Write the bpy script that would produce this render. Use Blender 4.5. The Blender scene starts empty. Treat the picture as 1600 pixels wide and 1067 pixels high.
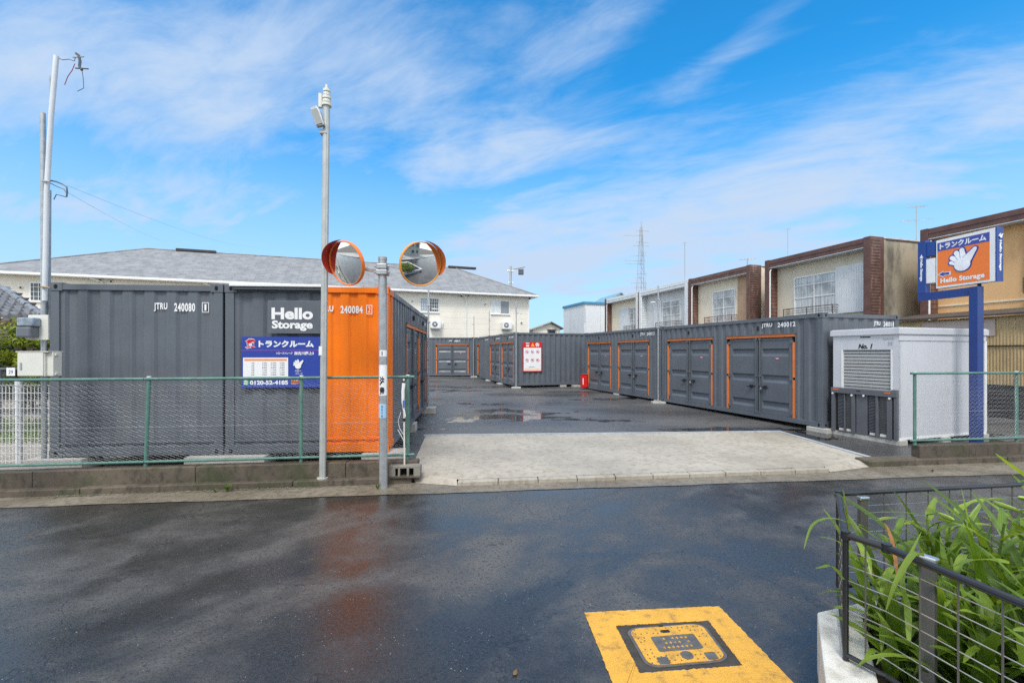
import bpy, bmesh, math, random
from mathutils import Vector, Matrix
from math import radians as R, sin, cos, pi, sqrt, atan2
random.seed(7)
sc = bpy.context.scene
col = sc.collection

# ------------------------------------------------------------------ camera, world, sun, exposure
F = 711.0      # focal length in pixels of a 1600 wide picture (16 mm lens)
CH = 1.85      # camera height above the road
HZ = 551.0     # horizon row
cam_d = bpy.data.cameras.new('camera'); cam = bpy.data.objects.new('camera', cam_d); col.objects.link(cam)
cam.location = (0, 0, CH); cam.rotation_euler = (R(90), 0, 0)
cam_d.sensor_width = 36; cam_d.lens = F/1600*36; cam_d.shift_y = (HZ-533.5)/1600
cam_d.clip_end = 2000; cam_d.clip_start = 0.05
sc.camera = cam
sc.cycles.use_denoising = False; sc.cycles.use_adaptive_sampling = False
sc.cycles.max_bounces = 8; sc.cycles.diffuse_bounces = 3; sc.cycles.sample_clamp_indirect = 4
sc.view_settings.view_transform = 'Standard'; sc.view_settings.look = 'None'
sc.view_settings.exposure = 0.90; sc.view_settings.gamma = 1; sc.view_settings.use_curve_mapping = False
SUN_EL, SUN_AZ = R(55), R(190)      # azimuth clockwise from +Y : behind and to the left of the camera

class NT:
    """small helper for building node trees"""
    def __init__(s, tree): s.t = tree; s.n = tree.nodes; s.l = tree.links
    def node(s, typ, **kw):
        n = s.n.new(typ)
        for k, v in kw.items(): setattr(n, k, v)
        return n
    def put(s, sock, v):
        if isinstance(v, bpy.types.NodeSocket): s.l.new(v, sock)
        elif v is not None:
            if isinstance(v, (tuple, list)) and sock.type == 'RGBA' and len(v) == 3: v = (*v, 1)
            sock.default_value = v
    def m(s, op, a, b=None, c=None, clamp=False):
        n = s.node('ShaderNodeMath', operation=op, use_clamp=clamp)
        s.put(n.inputs[0], a)
        if b is not None: s.put(n.inputs[1], b)
        if c is not None: s.put(n.inputs[2], c)
        return n.outputs[0]
    def mix(s, fac, a, b, blend='MIX'):
        n = s.node('ShaderNodeMix', data_type='RGBA', blend_type=blend)
        s.put(n.inputs[0], fac); s.put(n.inputs[6], a); s.put(n.inputs[7], b)
        return n.outputs[2]
    def noise(s, vec, scale, detail=4, rough=.55, dist=0.0):
        n = s.node('ShaderNodeTexNoise')
        if vec is not None: s.put(n.inputs['Vector'], vec)
        n.inputs['Scale'].default_value = scale; n.inputs['Detail'].default_value = detail
        n.inputs['Roughness'].default_value = rough; n.inputs['Distortion'].default_value = dist
        return n.outputs[0]
    def ramp(s, v, a, b, c=0.0, d=1.0):
        n = s.node('ShaderNodeMapRange', interpolation_type='SMOOTHSTEP')
        s.put(n.inputs[0], v); n.inputs[1].default_value = a; n.inputs[2].default_value = b
        n.inputs[3].default_value = c; n.inputs[4].default_value = d
        return n.outputs[0]
    def comb(s, x, y, z):
        n = s.node('ShaderNodeCombineXYZ')
        for i, v in enumerate((x, y, z)): s.put(n.inputs[i], v)
        return n.outputs[0]
    def sep(s, v):
        n = s.node('ShaderNodeSeparateXYZ'); s.put(n.inputs[0], v); return n.outputs
    def mapping(s, vec, scale=(1, 1, 1), rot=(0, 0, 0), loc=(0, 0, 0)):
        n = s.node('ShaderNodeMapping'); s.put(n.inputs[0], vec)
        n.inputs['Scale'].default_value = scale; n.inputs['Rotation'].default_value = rot; n.inputs['Location'].default_value = loc
        return n.outputs[0]

world = bpy.data.worlds.new('World'); sc.world = world; world.use_nodes = True
def build_world():
    w = world.node_tree; w.nodes.clear(); t = NT(w)
    out = t.node('ShaderNodeOutputWorld'); bg = t.node('ShaderNodeBackground'); bg.inputs[1].default_value = 0.12
    sky = t.node('ShaderNodeTexSky', sky_type='NISHITA'); sky.sun_disc = False
    sky.sun_elevation = SUN_EL; sky.sun_rotation = SUN_AZ; sky.air_density = 1.0; sky.dust_density = 0.4; sky.ozone_density = 2.5
    tc = t.node('ShaderNodeTexCoord'); d = t.sep(tc.outputs['Generated'])
    hz = t.m('MAXIMUM', d[2], 0.0)
    az = t.m('ARCTAN2', d[0], d[1]); el = t.m('ARCSINE', d[2])
    # cirrus: streaks stretched along a tilted direction on a high flat layer
    k = t.m('ADD', hz, 0.22)
    p = t.comb(t.m('DIVIDE', d[0], k), t.m('DIVIDE', d[1], k), 0.0)
    warp = t.noise(p, 1.1, 3, .5)
    p2 = t.node('ShaderNodeVectorMath', operation='ADD'); t.put(p2.inputs[0], p)
    w3 = t.comb(t.m('MULTIPLY', warp, 0.4), t.m('MULTIPLY', warp, -0.45), 0.0); t.put(p2.inputs[1], w3)
    pr = t.mapping(p2.outputs[0], (1, 1, 1), (0, 0, R(24)))
    st = t.noise(t.mapping(pr, (1.0, 2.1, 1), (0, 0, 0), (1.3, 0.4, 0)), 1.45, 8, .60, .25)
    fine = t.noise(t.mapping(pr, (1.3, 3.4, 1), (0, 0, 0), (4.3, 2.4, 0)), 2.6, 9, .66, .5)
    big = t.noise(t.mapping(p, (.9, 1.3, 1), (0, 0, R(15)), (7.7, 3.1, 0)), .75, 3, .5)
    # broad banks of cirrus, each a soft ellipse of directions (azimuth, elevation, half widths, tilt, weight)
    cov = None
    for (a0, e0, wa, we, tilt, wt) in SKY_BANKS:
        da = t.m('SUBTRACT', az, R(a0)); de = t.m('SUBTRACT', el, R(e0)); c, s_ = cos(R(tilt)), sin(R(tilt))
        x = t.m('MULTIPLY', t.m('ADD', t.m('MULTIPLY', da, c), t.m('MULTIPLY', de, s_)), 1/R(wa))
        y = t.m('MULTIPLY', t.m('SUBTRACT', t.m('MULTIPLY', de, c), t.m('MULTIPLY', da, s_)), 1/R(we))
        r2 = t.m('ADD', t.m('MULTIPLY', x, x), t.m('MULTIPLY', y, y))
        g = t.m('MULTIPLY', t.m('EXPONENT', t.m('MULTIPLY', r2, -1.0)), wt)
        cov = g if cov is None else t.m('ADD', cov, g)
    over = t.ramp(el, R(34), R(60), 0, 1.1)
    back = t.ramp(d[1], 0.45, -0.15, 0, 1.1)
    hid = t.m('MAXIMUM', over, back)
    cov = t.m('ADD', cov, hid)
    dens = t.m('ADD', t.m('ADD', t.m('MULTIPLY', st, 1.9), t.m('MULTIPLY', fine, .85)), t.m('ADD', t.m('MULTIPLY', big, .5), -1.62))
    f = t.ramp(t.m('ADD', dens, t.m('MULTIPLY', cov, 0.66)), -0.14, 1.08)
    # deep clear blue, paler near the horizon
    hs = t.node('ShaderNodeHueSaturation'); hs.inputs['Saturation'].default_value = 1.2; hs.inputs['Value'].default_value = 1.0
    t.put(hs.inputs['Color'], sky.outputs[0])
    blue = t.mix(1.0, hs.outputs[0], (0.22, 1.03, 1.18), 'MULTIPLY')
    # thin cirrus in view; it thickens into bright overcast overhead and towards the hidden sun behind the camera
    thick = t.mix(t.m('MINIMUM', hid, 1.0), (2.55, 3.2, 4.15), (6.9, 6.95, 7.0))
    low = t.ramp(el, R(30), R(2), 0.0, 0.84)
    f = t.m('MAXIMUM', f, low)
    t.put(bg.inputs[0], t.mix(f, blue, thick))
    w.links.new(bg.outputs[0], out.inputs[0])
SKY_BANKS = [(-47, 24, 14, 6.5, 12, .95), (-30, 28, 14, 6, 16, .95), (-15, 31, 9, 4, 12, .5), (-44, 12.5, 18, 2.6, 4, 1.0), (-22, 8.5, 24, 2.2, 2, .9), (-34, 16.5, 10, 1.6, 8, .6),
             (-4, 23.5, 18, 4.2, 4, 1.05), (20, 15, 22, 5.5, 9, .95), (42, 18, 14, 5, 2, .85), (3, 13, 18, 6, 8, .95), (9, 33.5, 10, 2.4, 16, .8), (26, 31, 9, 1.8, 20, .75), (28, 9, 26, 3.6, 3, .85)]
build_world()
sun_d = bpy.data.lights.new('sun', 'SUN'); sun_d.energy = 1.5; sun_d.angle = R(16); sun_d.color = (1, .97, .92)
sun = bpy.data.objects.new('sun', sun_d); col.objects.link(sun)
sd = Vector((sin(SUN_AZ)*cos(SUN_EL), cos(SUN_AZ)*cos(SUN_EL), sin(SUN_EL)))
sun.rotation_euler = sd.to_track_quat('Z', 'Y').to_euler()

# ------------------------------------------------------------------ placing helpers (plan position from a distance)
def PX(px, Y): return (px-800)/F*Y
def PZ(py, Y): return CH+(HZ-py)/F*Y
def GP(px, py, z=0.0):
    Y = (CH-z)*F/(py-HZ); return Vector((PX(px, Y), Y, z))
def lot_z(x, y): return .137-.006*(x+2.43)+.0055*(y-13.5)
def YF(x): return 6.81+.127*x          # the line of the street fence
def YA(x): return 6.12+.11*x           # edge of the asphalt road

# ------------------------------------------------------------------ materials
MATS = {}
def mat(name, c, rough=.6, metal=0.0, var=.12, vscale=3.0, bump=0.0, bscale=60, dirt=None, spec=.5, coat=0.0, rvar=0.0, streak=0.0):
    """painted / plain surface with soft colour variation, optional dirt blotches and fine relief"""
    if name in MATS: return MATS[name]
    m = bpy.data.materials.new(name); m.use_nodes = True; t = NT(m.node_tree)
    b = t.n['Principled BSDF']; tc = t.node('ShaderNodeTexCoord'); v = tc.outputs['Object']
    n1 = t.noise(v, vscale, 5, .6)
    lo = tuple(x*(1-var) for x in c); hi = tuple(min(1, x*(1+var)) for x in c)
    cc = t.mix(t.ramp(n1, .3, .7), lo, hi)
    if dirt:
        dc, amt, ds = dirt
        n2 = t.noise(t.mapping(v, (1, 1, .35)), ds, 7, .68)
        cc = t.mix(t.m('MULTIPLY', t.ramp(n2, .48, .72), amt), cc, dc)
    if streak:   # rain streaks and rubbed dust running down the sheet, a few rust freckles
        sv = t.noise(t.mapping(v, (22, 22, .55)), 1.0, 5, .6)
        cc = t.mix(t.m('MULTIPLY', t.ramp(sv, .50, .74), streak), cc, tuple(x*.55 for x in c))
        sv2 = t.noise(t.mapping(v, (30, 30, .9), (0, 0, 0), (3, 1, 2)), 1.0, 5, .6)
        cc = t.mix(t.m('MULTIPLY', t.ramp(sv2, .56, .78), streak*.7), cc, tuple(min(1, x*1.5+.03) for x in c))
        fr_ = t.ramp(t.noise(v, 26, 3, .7), .74, .78)
        cc = t.mix(t.m('MULTIPLY', fr_, .6), cc, (.16, .07, .03))
    t.put(b.inputs['Base Color'], cc)
    b.inputs['Metallic'].default_value = metal; b.inputs['Specular IOR Level'].default_value = spec
    b.inputs['Coat Weight'].default_value = coat
    if rvar: t.put(b.inputs['Roughness'], t.ramp(t.noise(v, vscale*1.7, 4), .3, .7, max(.02, rough-rvar), rough+rvar))
    else: b.inputs['Roughness'].default_value = rough
    if bump:
        bn = t.node('ShaderNodeBump'); bn.inputs['Strength'].default_value = bump; bn.inputs['Distance'].default_value = .01
        t.put(bn.inputs['Height'], t.noise(v, bscale, 4, .6)); t.put(b.inputs['Normal'], bn.outputs[0])
    MATS[name] = m; return m

GREY = mat('grey_container_paint', (.112, .126, .147), .42, var=.09, vscale=1.6, bump=.16, bscale=9, dirt=((.135, .13, .12), .30, 1.6), rvar=.08, spec=.42, streak=.30)
GREYD = mat('dark_grey_paint', (.085, .092, .105), .45, var=.08, dirt=((.05, .05, .05), .3, 3))
ORANGE = mat('orange_container_paint', (.88, .19, .008), .46, var=.05, vscale=1.6, bump=.14, bscale=9, dirt=((.60, .15, .03), .35, 2.0), rvar=.06, spec=.25, streak=.25)
ORTRIM = mat('orange_trim_paint', (.72, .2, .045), .5, var=.1)
BLACK = mat('black_rubber', (.012, .012, .014), .7)
HOLE = mat('dark_opening', (.004, .004, .004), .9)
WHITE = mat('white_print', (.80, .80, .80), .55, var=.03)
STEEL = mat('galvanised_steel', (.42, .44, .45), .48, .55, var=.12, vscale=14, bump=.05, dirt=((.3, .29, .27), .4, 9))
POLEG = mat('pale_grey_pole_paint', (.45, .46, .44), .45, .25, var=.08, vscale=8)
CHROME = mat('bright_metal', (.7, .7, .72), .25, .9)
TEAL = mat('green_fence_paint', (.085, .20, .165), .5, var=.16, vscale=7, dirt=((.3, .33, .3), .35, 14))
WIRE = mat('galvanised_wire', (.47, .48, .49), .5, .3)
CREAM = mat('cream_render', (.80, .745, .65), .85, var=.04, vscale=.6, bump=.15, bscale=30, dirt=((.6, .56, .46), .3, .8))
WHITEP = mat('white_paint', (.78, .78, .77), .45, var=.04)
OFFW = mat('off_white_enamel', (.68, .67, .60), .4, var=.04)
BROWN = mat('brown_fascia_metal', (.115, .052, .040), .5, var=.2, vscale=2.5, dirt=((.2, .1, .07), .5, 3))
BROWNS = mat('brown_lap_siding', (.13, .065, .047), .6, var=.22, vscale=3, dirt=((.3, .17, .13), .5, 5))
BRICKR = mat('red_brown_wall_tile', (.115, .062, .048), .6, var=.25, vscale=5, dirt=((.42, .25, .2), .55, 4))
CONC = mat('pale_concrete', (.46, .44, .40), .8, var=.12, vscale=2, bump=.3, bscale=60, dirt=((.28, .26, .22), .5, 3))
BLUE = mat('blue_sign_paint', (.016, .055, .25), .4, var=.05)
NAVY = mat('navy_post_paint', (.012, .042, .20), .38, var=.08)
RED = mat('red_enamel', (.62, .012, .015), .35, var=.04)
GLASSD = mat('dark_window_glass', (.05, .06, .07), .08, var=.3, vscale=1, spec=.8)
GLASSC = mat('curtained_window_glass', (.42, .45, .46), .12, var=.25, vscale=5, spec=.8)
ALU = mat('aluminium_frame', (.55, .56, .57), .4, .5)
TINY = mat('yellow_tin_cladding', (.47, .345, .18), .55, var=.16, vscale=1.2, dirt=((.24, .13, .05), .65, 1.6))
SHEDW = mat('pale_grey_shed_paint', (.56, .57, .60), .42, var=.04, vscale=1, dirt=((.36, .35, .33), .35, 2.2))
SHUT = mat('grey_roller_shutter', (.42, .42, .41), .4, .2, var=.05)

def asphalt(name, road=True):
    m = bpy.data.materials.new(name); m.use_nodes = True; t = NT(m.node_tree); b = t.n['Principled BSDF']
    g = t.node('ShaderNodeNewGeometry'); v = g.outputs['Position']
    fine = t.noise(v, 150, 3, .6); mid = t.noise(v, 38, 3, .6)
    vor = t.node('ShaderNodeTexVoronoi'); t.put(vor.inputs['Vector'], v); vor.inputs['Scale'].default_value = 95
    speck = t.ramp(vor.outputs['Distance'], .16, .06)
    if road:
        big = t.noise(t.mapping(t.mapping(v, (1, 1, 1), (0, 0, R(-32))), (.75, 1.15, 1), (0, 0, 0), (3.1, 5.2, 0)), .9, 5, .55, .4)
        sm = t.noise(v, 3.2, 5, .6)
        gr = t.m('ADD', t.m('MULTIPLY', t.m('SUBTRACT', fine, .5), .45), t.m('MULTIPLY', t.m('SUBTRACT', mid, .5), .40))
        wet = t.ramp(t.m('ADD', t.m('ADD', big, gr), t.m('MULTIPLY', t.m('SUBTRACT', sm, .5), .30)), .30, .60)     # 1 = film of water
        rough = t.m('ADD', t.m('MULTIPLY', wet, -.255), .385)
        rough = t.m('ADD', rough, t.m('MULTIPLY', t.m('SUBTRACT', fine, .5), .10))
        base = t.mix(wet, (.102, .096, .088), (.023, .021, .0185))
        bs = t.m('ADD', t.m('MULTIPLY', wet, -.80), 1.0)
    else:
        big = t.noise(t.mapping(v, (.25, .8, 1), (0, 0, R(-8)), (1.7, 8.2, 0)), .8, 4, .5, .3)
        sm = t.noise(v, 1.5, 4, .6)
        wet = t.ramp(t.m('ADD', big, t.m('MULTIPLY', t.m('SUBTRACT', sm, .5), .45)), .575, .615)
        damp = t.ramp(t.noise(t.mapping(v, (.3, .6, 1)), .7, 4, .5), .4, .65)
        rough = t.m('ADD', t.m('MULTIPLY', wet, -.36), t.m('SUBTRACT', .50, t.m('MULTIPLY', damp, .20)))
        base = t.mix(wet, t.mix(damp, (.120, .117, .113), (.062, .061, .060)), (.016, .016, .017))
        bs = t.m('ADD', t.m('MULTIPLY', wet, -.68), .7)
    base = t.mix(t.m('MULTIPLY', t.ramp(fine, .52, .70), .55), base, (.15, .148, .145))
    base = t.mix(t.ramp(mid, .52, .34, 0, .75), base, (.008, .008, .008))
    v2 = t.node('ShaderNodeTexVoronoi'); t.put(v2.inputs['Vector'], v); v2.inputs['Scale'].default_value = 34
    sp2 = t.m('MULTIPLY', t.ramp(v2.outputs['Distance'], .13, .07), t.ramp(t.noise(v, 4.5, 2), .5, .62))
    base = t.mix(t.m('MULTIPLY', speck, .45), base, (.26, .255, .25)); base = t.mix(t.m('MULTIPLY', sp2, .8), base, (.42, .41, .39))
    seam = t.ramp(t.m('ABSOLUTE', t.m('SUBTRACT', t.noise(t.mapping(v, (.35, .35, 1), (0, 0, 0), (9, 2, 0)), 1.0, 7, .62), .5)), .0035, .0015)
    base = t.mix(t.m('MULTIPLY', seam, .55), base, (.006, .006, .006))
    t.put(b.inputs['Base Color'], base); t.put(b.inputs['Roughness'], rough)
    b.inputs['IOR'].default_value = 1.45; b.inputs['Specular IOR Level'].default_value = .85 if road else .65
    bn = t.node('ShaderNodeBump'); bn.inputs['Distance'].default_value = .006; t.put(bn.inputs['Strength'], bs)
    t.put(bn.inputs['Height'], t.m('ADD', t.m('ADD', t.m('MULTIPLY', fine, .6), t.m('MULTIPLY', mid, .5)), t.m('MULTIPLY', vor.outputs['Distance'], .5)))
    t.put(b.inputs['Normal'], bn.outputs[0]); return m
ROAD_M = asphalt('wet_asphalt', True); LOT_M = asphalt('damp_asphalt', False)

def rough_conc(name, c1, c2, c3, moss=0.0, rough=.7, sc1=1.2, grit=.3):
    m = bpy.data.materials.new(name); m.use_nodes = True; t = NT(m.node_tree); b = t.n['Principled BSDF']
    g = t.node('ShaderNodeNewGeometry'); v = g.outputs['Position']
    a = t.noise(v, sc1, 6, .62); d = t.noise(t.mapping(v, (1.6, 1.6, 1)), 7, 6, .65); f = t.noise(v, 130, 3)
    c = t.mix(t.ramp(a, .35, .65), c1, c2)
    c = t.mix(t.m('MULTIPLY', t.ramp(d, .45, .68), .75), c, c3)
    c = t.mix(t.m('MULTIPLY', t.ramp(f, .5, .75), grit), c, tuple(x*1.7 for x in c1))
    if moss:
        mm = t.ramp(t.noise(v, 2.3, 6, .7), .5, .68, 0, moss)
        c = t.mix(mm, c, (.045, .06, .018))
    t.put(b.inputs['Base Color'], c); t.put(b.inputs['Roughness'], t.ramp(a, .3, .7, rough-.18, rough+.12))
    bn = t.node('ShaderNodeBump'); bn.inputs['Distance'].default_value = .008; bn.inputs['Strength'].default_value = .6 if grit > .2 else .18
    t.put(bn.inputs['Height'], t.m('ADD', f, t.m('MULTIPLY', d, .8))); t.put(b.inputs['Normal'], bn.outputs[0])
    return m
CURB_M = rough_conc('old_mossy_concrete', (.078, .062, .046), (.14, .112, .082), (.032, .027, .021), .6)
GUT_M = rough_conc('wet_gutter_concrete', (.16, .135, .10), (.23, .20, .155), (.09, .075, .055), .2, .45)
APRON_M = rough_conc('worn_apron_concrete', (.345, .31, .25), (.42, .388, .325), (.26, .22, .165), 0, .60, .55, .04)
RIM_M = rough_conc('bluish_fresh_mortar', (.32, .35, .385), (.40, .425, .455), (.24, .26, .285), 0, .75)
BASE_M = rough_conc('pale_planter_stone', (.62, .59, .53), (.72, .70, .65), (.45, .42, .35), 0, .8, 4)
GRAVEL_M = rough_conc('pale_gravel_ground', (.27, .24, .2), (.36, .32, .27), (.17, .15, .12), .1, .9, 5)
GROUND_M = rough_conc('bare_ground', (.13, .115, .09), (.17, .15, .12), (.09, .08, .06), .3, .9, .5)

# ------------------------------------------------------------------ mesh helpers
class MB:
    def __init__(s, M=None): s.v = []; s.f = []; s.M = M or Matrix.Identity(4)
    def pt(s, p): s.v.append(s.M @ Vector(p)); return len(s.v)-1
    def face(s, pts): s.f.append([s.pt(p) for p in pts]); return s
    def box(s, x0, x1, y0, y1, z0, z1):
        i = [s.pt(p) for p in ((x0,y0,z0),(x1,y0,z0),(x1,y1,z0),(x0,y1,z0),(x0,y0,z1),(x1,y0,z1),(x1,y1,z1),(x0,y1,z1))]
        for q in ((0,3,2,1),(4,5,6,7),(0,1,5,4),(1,2,6,5),(2,3,7,6),(3,0,4,7)): s.f.append([i[k] for k in q])
        return s
    def prism(s, poly, ext):
        """closed solid: polygon (3D points) swept along ext"""
        e = Vector(ext); n = len(poly)
        a = [s.pt(p) for p in poly]; b = [s.pt(Vector(p)+e) for p in poly]
        s.f.append(a[::-1]); s.f.append(b)
        for k in range(n): s.f.append([a[k], a[(k+1) % n], b[(k+1) % n], b[k]])
        return s
    def tube(s, pts, r, n=8, r2=None, cap=True):
        pts = [Vector(p) for p in pts]; rings = []; up = None
        for k, p in enumerate(pts):
            d = (pts[min(k+1, len(pts)-1)]-pts[max(k-1, 0)])
            if d.length < 1e-9: d = Vector((0, 0, 1))
            d.normalize()
            if up is None:
                up = d.orthogonal().normalized()
            up = (up-d*up.dot(d)); up = up.normalized() if up.length > 1e-6 else d.orthogonal().normalized()
            w = d.cross(up)
            rr = r if r2 is None else r+(r2-r)*k/(len(pts)-1)
            rings.append([s.pt(p+(up*cos(2*pi*j/n)+w*sin(2*pi*j/n))*rr) for j in range(n)])
        for a, b in zip(rings, rings[1:]):
            for j in range(n): s.f.append([a[j], a[(j+1) % n], b[(j+1) % n], b[j]])
        if cap: s.f.append(rings[0][::-1]); s.f.append(rings[-1])
        return s
    def disc(s, c, ax, r, n=24, sy=1.0):
        c = Vector(c); ax = Vector(ax).normalized(); u = Vector((0, 0, 1)).cross(ax)
        u = u.normalized() if u.length > 1e-5 else Vector((1, 0, 0)); w = ax.cross(u)
        s.f.append([s.pt(c+u*cos(2*pi*j/n)*r+w*sin(2*pi*j/n)*r*sy) for j in range(n)]); return s
    def build(s, name, m, parent=None, loc=None, rz=0.0, smooth=False, bevel=0.0, fix=True):
        me = bpy.data.meshes.new(name); me.from_pydata([tuple(p) for p in s.v], [], s.f)
        if fix:
            bm = bmesh.new(); bm.from_mesh(me); bmesh.ops.recalc_face_normals(bm, faces=bm.faces); bm.to_mesh(me); bm.free()
        me.materials.append(m)
        if smooth:
            me.polygons.foreach_set('use_smooth', [True]*len(me.polygons)); me.set_sharp_from_angle(angle=R(40))
        me.update()
        return link(name, me, parent, loc, rz, bevel)
def link(name, me, parent=None, loc=None, rz=0.0, bevel=0.0):
    o = bpy.data.objects.new(name, me); col.objects.link(o)
    if parent: o.parent = parent
    if loc is not None: o.location = loc
    o.rotation_euler = (0, 0, rz)
    if bevel:
        md = o.modifiers.new('bevel', 'BEVEL'); md.width = bevel; md.segments = 2; md.limit_method = 'ANGLE'
    return o
def tag(o, label=None, cat=None, group=None, kind=None):
    if label: o['label'] = label
    if cat: o['category'] = cat
    if group: o['group'] = group
    if kind: o['kind'] = kind
    return o
def thing(name, loc, rz, label, cat, group=None):
    o = bpy.data.objects.new(name, None); col.objects.link(o); o.empty_display_size = .2
    o.location = loc; o.rotation_euler = (0, 0, rz); return tag(o, label, cat, group)
def BX(name, m, parent, x0, x1, y0, y1, z0, z1, M=None, bevel=0.0):
    return MB(M).box(x0, x1, y0, y1, z0, z1).build(name, m, parent, bevel=bevel)
def frame(origin, sx, up):
    sx = Vector(sx).normalized(); up = Vector(up).normalized(); n = sx.cross(up)
    return Matrix(((sx.x, up.x, n.x, origin[0]), (sx.y, up.y, n.y, origin[1]), (sx.z, up.z, n.z, origin[2]), (0, 0, 0, 1)))
TXT = {}
def text(body, name, m, parent, M, x0, x1, y0, y1, bold=.02, d=.004, space=1.0, shear=0.0):
    """real letters fitted into the rectangle x0..x1, y0..y1 of plane M"""
    key = (body, bold, space, shear)
    if key not in TXT:
        c = bpy.data.curves.new('t', 'FONT'); c.body = body; c.offset = bold; c.space_character = space; c.shear = shear
        c.resolution_u = 3
        o = bpy.data.objects.new('t', c); col.objects.link(o)
        dg = bpy.context.evaluated_depsgraph_get(); me = bpy.data.meshes.new_from_object(o.evaluated_get(dg))
        TXT[key] = ([tuple(v.co) for v in me.vertices], [tuple(p.vertices) for p in me.polygons])
        bpy.data.objects.remove(o); bpy.data.curves.remove(c); bpy.data.meshes.remove(me)
    V, P = TXT[key]
    ax, bx = min(v[0] for v in V), max(v[0] for v in V); ay, by = min(v[1] for v in V), max(v[1] for v in V)
    mb = MB(M); mb.v = [M @ Vector((x0+(v[0]-ax)/(bx-ax)*(x1-x0), y0+(v[1]-ay)/(by-ay)*(y1-y0), d)) for v in V]; mb.f = [list(p) for p in P]
    return mb.build(name, m, parent, fix=False)
# ------------------------------------------------------------------ ground, road, lot
def strip(name, m, fn0, fn1, xs, z0, z1):
    mb = MB()
    for a, b in zip(xs, xs[1:]):
        mb.face([(a, fn0(a), z0), (b, fn0(b), z0), (b, fn1(b), z1), (a, fn1(a), z1)])
    return tag(mb.build(name, m, fix=False), kind='structure')
tag(MB().face([(-900, -900, -.06), (900, -900, -.06), (900, 900, -.06), (-900, 900, -.06)]).build('ground', GROUND_M, fix=False), kind='structure')
strip('road', ROAD_M, lambda x: -2.2, YA, [-80, -20, 20, 80], 0, 0)
tag(MB().face([(-80, -6.5, .1), (80, -6.5, .1), (80, -2.2, .1), (-80, -2.2, .1)]).face([(-80, -2.2, 0), (80, -2.2, 0), (80, -2.2, .1), (-80, -2.2, .1)]).build('pavement', CONC, fix=False), kind='structure')
strip('gutter', GUT_M, lambda x: YA(x)-.03+.012*sin(x*2.3)+.008*sin(x*7.1), lambda x: YF(x)-.02, [-30+.25*i for i in range(241)], .006, .010)
lp = [(-7.0, YF(-7.0)-.05), (-1.4, YF(-1.4)-.05), (7, YF(7)-.05), (16, YF(16)-.05), (16, 46), (-12, 46), (-12, 20), (-7.0, 14)]
tag(MB().face([(x, y, lot_z(x, y)) for x, y in lp]).build('parking_lot', LOT_M, fix=False), kind='structure')
tag(MB().face([(-40, YF(-40)-.05, .12), (-7.0, YF(-7)-.05, .13), (-7.0, 14, .14), (-12, 20, .14), (-12, 40, .14), (-60, 40, .14)]).build('gravel_yard', GRAVEL_M, fix=False), kind='structure')

# sloping concrete apron at the entrance
def apron():
    rows = []
    n = 14
    A, B = Vector((-1.8, 9.5)), Vector((5.95, 10.2)); C, D = Vector((-1.50, YF(-1.5)+.06)), Vector((6.04, 7.67)); E, G = Vector((-.78, YF(-.78)-.30)), Vector((4.9, YF(4.9)-.30))
    for (P, Q, z) in ((A, B, None), (C, D, None), (E, G, .066)):
        rows.append([(*(P.lerp(Q, k/n)), (lot_z(*P.lerp(Q, k/n))+.014) if z is None else z) for k in range(n+1)])
    mb = MB()
    for a, b in zip(rows, rows[1:]):
        for k in range(n): mb.face([b[k], b[k+1], a[k+1], a[k]])
    # wings dropping to the gutter on either side
    c = rows[1][0]; e = rows[2][0]; mb.face([(-1.36, YF(-1.36)-.21, .012), (-.757, YF(-.757)-.42, .012), e, c])
    d = rows[1][-1]; g = rows[2][-1]; mb.face([g, (4.9, YF(4.9)-.42, .012), (5.75, YF(5.75)-.21, .012), d])
    o = tag(mb.build('entrance_apron', APRON_M, fix=False), kind='structure')
    for (P, Q, w) in (((-1.84, 9.49), (6.03, 10.21), .085), ((5.99, 10.2), (6.08, 7.66), .085), ((6.04, 7.66), (6.99, 7.80), .085)):
        P, Q = Vector(P), Vector(Q); nn = Vector((-(Q-P).y, (Q-P).x)).normalized()*w/2; mb = MB()
        z = [lot_z(*P), lot_z(*Q)]
        mb.prism([(*(P-nn), z[0]-.02), (*(Q-nn), z[1]-.02), (*(Q+nn), z[1]-.02), (*(P+nn), z[0]-.02)], (0, 0, .05)).build('mortar_rim', RIM_M, o)
    m8 = APRON_M
    x = -.76
    for k in range(10):
        x1 = x+.565; a, b = x+.005, x1-.005
        mb = MB(); pz = .062+.004*random.random()
        mb.prism([(a, YF(a)-.42, 0), (b, YF(b)-.42, 0), (b, YF(b)-.42, pz-.012), (b, YF(b)-.405, pz), (b, YF(b)-.29, pz+.006), (b, YF(b)-.29, 0)][:1]+[(b, YF(b)-.42, 0), (b, YF(b)-.29, 0), (a, YF(a)-.29, 0)], (0, 0, pz)).build('curb_block', m8, o, bevel=.008)
        x = x1
apron()
def run_blocks(root, name, m, xa, xb, step, off0, off1, z0, z1, gap=.006, bevel=.01, jit=.004):
    x = xa
    while x < xb-.01:
        b = min(x+step, xb); dz = random.uniform(-jit, jit); dy = random.uniform(-jit, jit); a1, b1 = x+gap/2, b-gap/2
        MB().prism([(a1, YF(a1)+off0+dy, z0), (b1, YF(b1)+off0+dy, z0), (b1, YF(b1)+off1, z0), (a1, YF(a1)+off1, z0)], (0, 0, z1-z0+dz)).build(name, m, root, bevel=bevel)
        x = b
r = thing('kerb_wall', (0, 0, 0), 0, 'long low mossy concrete wall under the green fence left of the entrance', 'wall')
run_blocks(r, 'wall_segment', CURB_M, -16, -1.36, 1.95, -.085, .085, 0, .30)
r = thing('kerb_wall', (0, 0, 0), 0, 'low dark concrete wall under the short green fence right of the entrance', 'wall')
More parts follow.
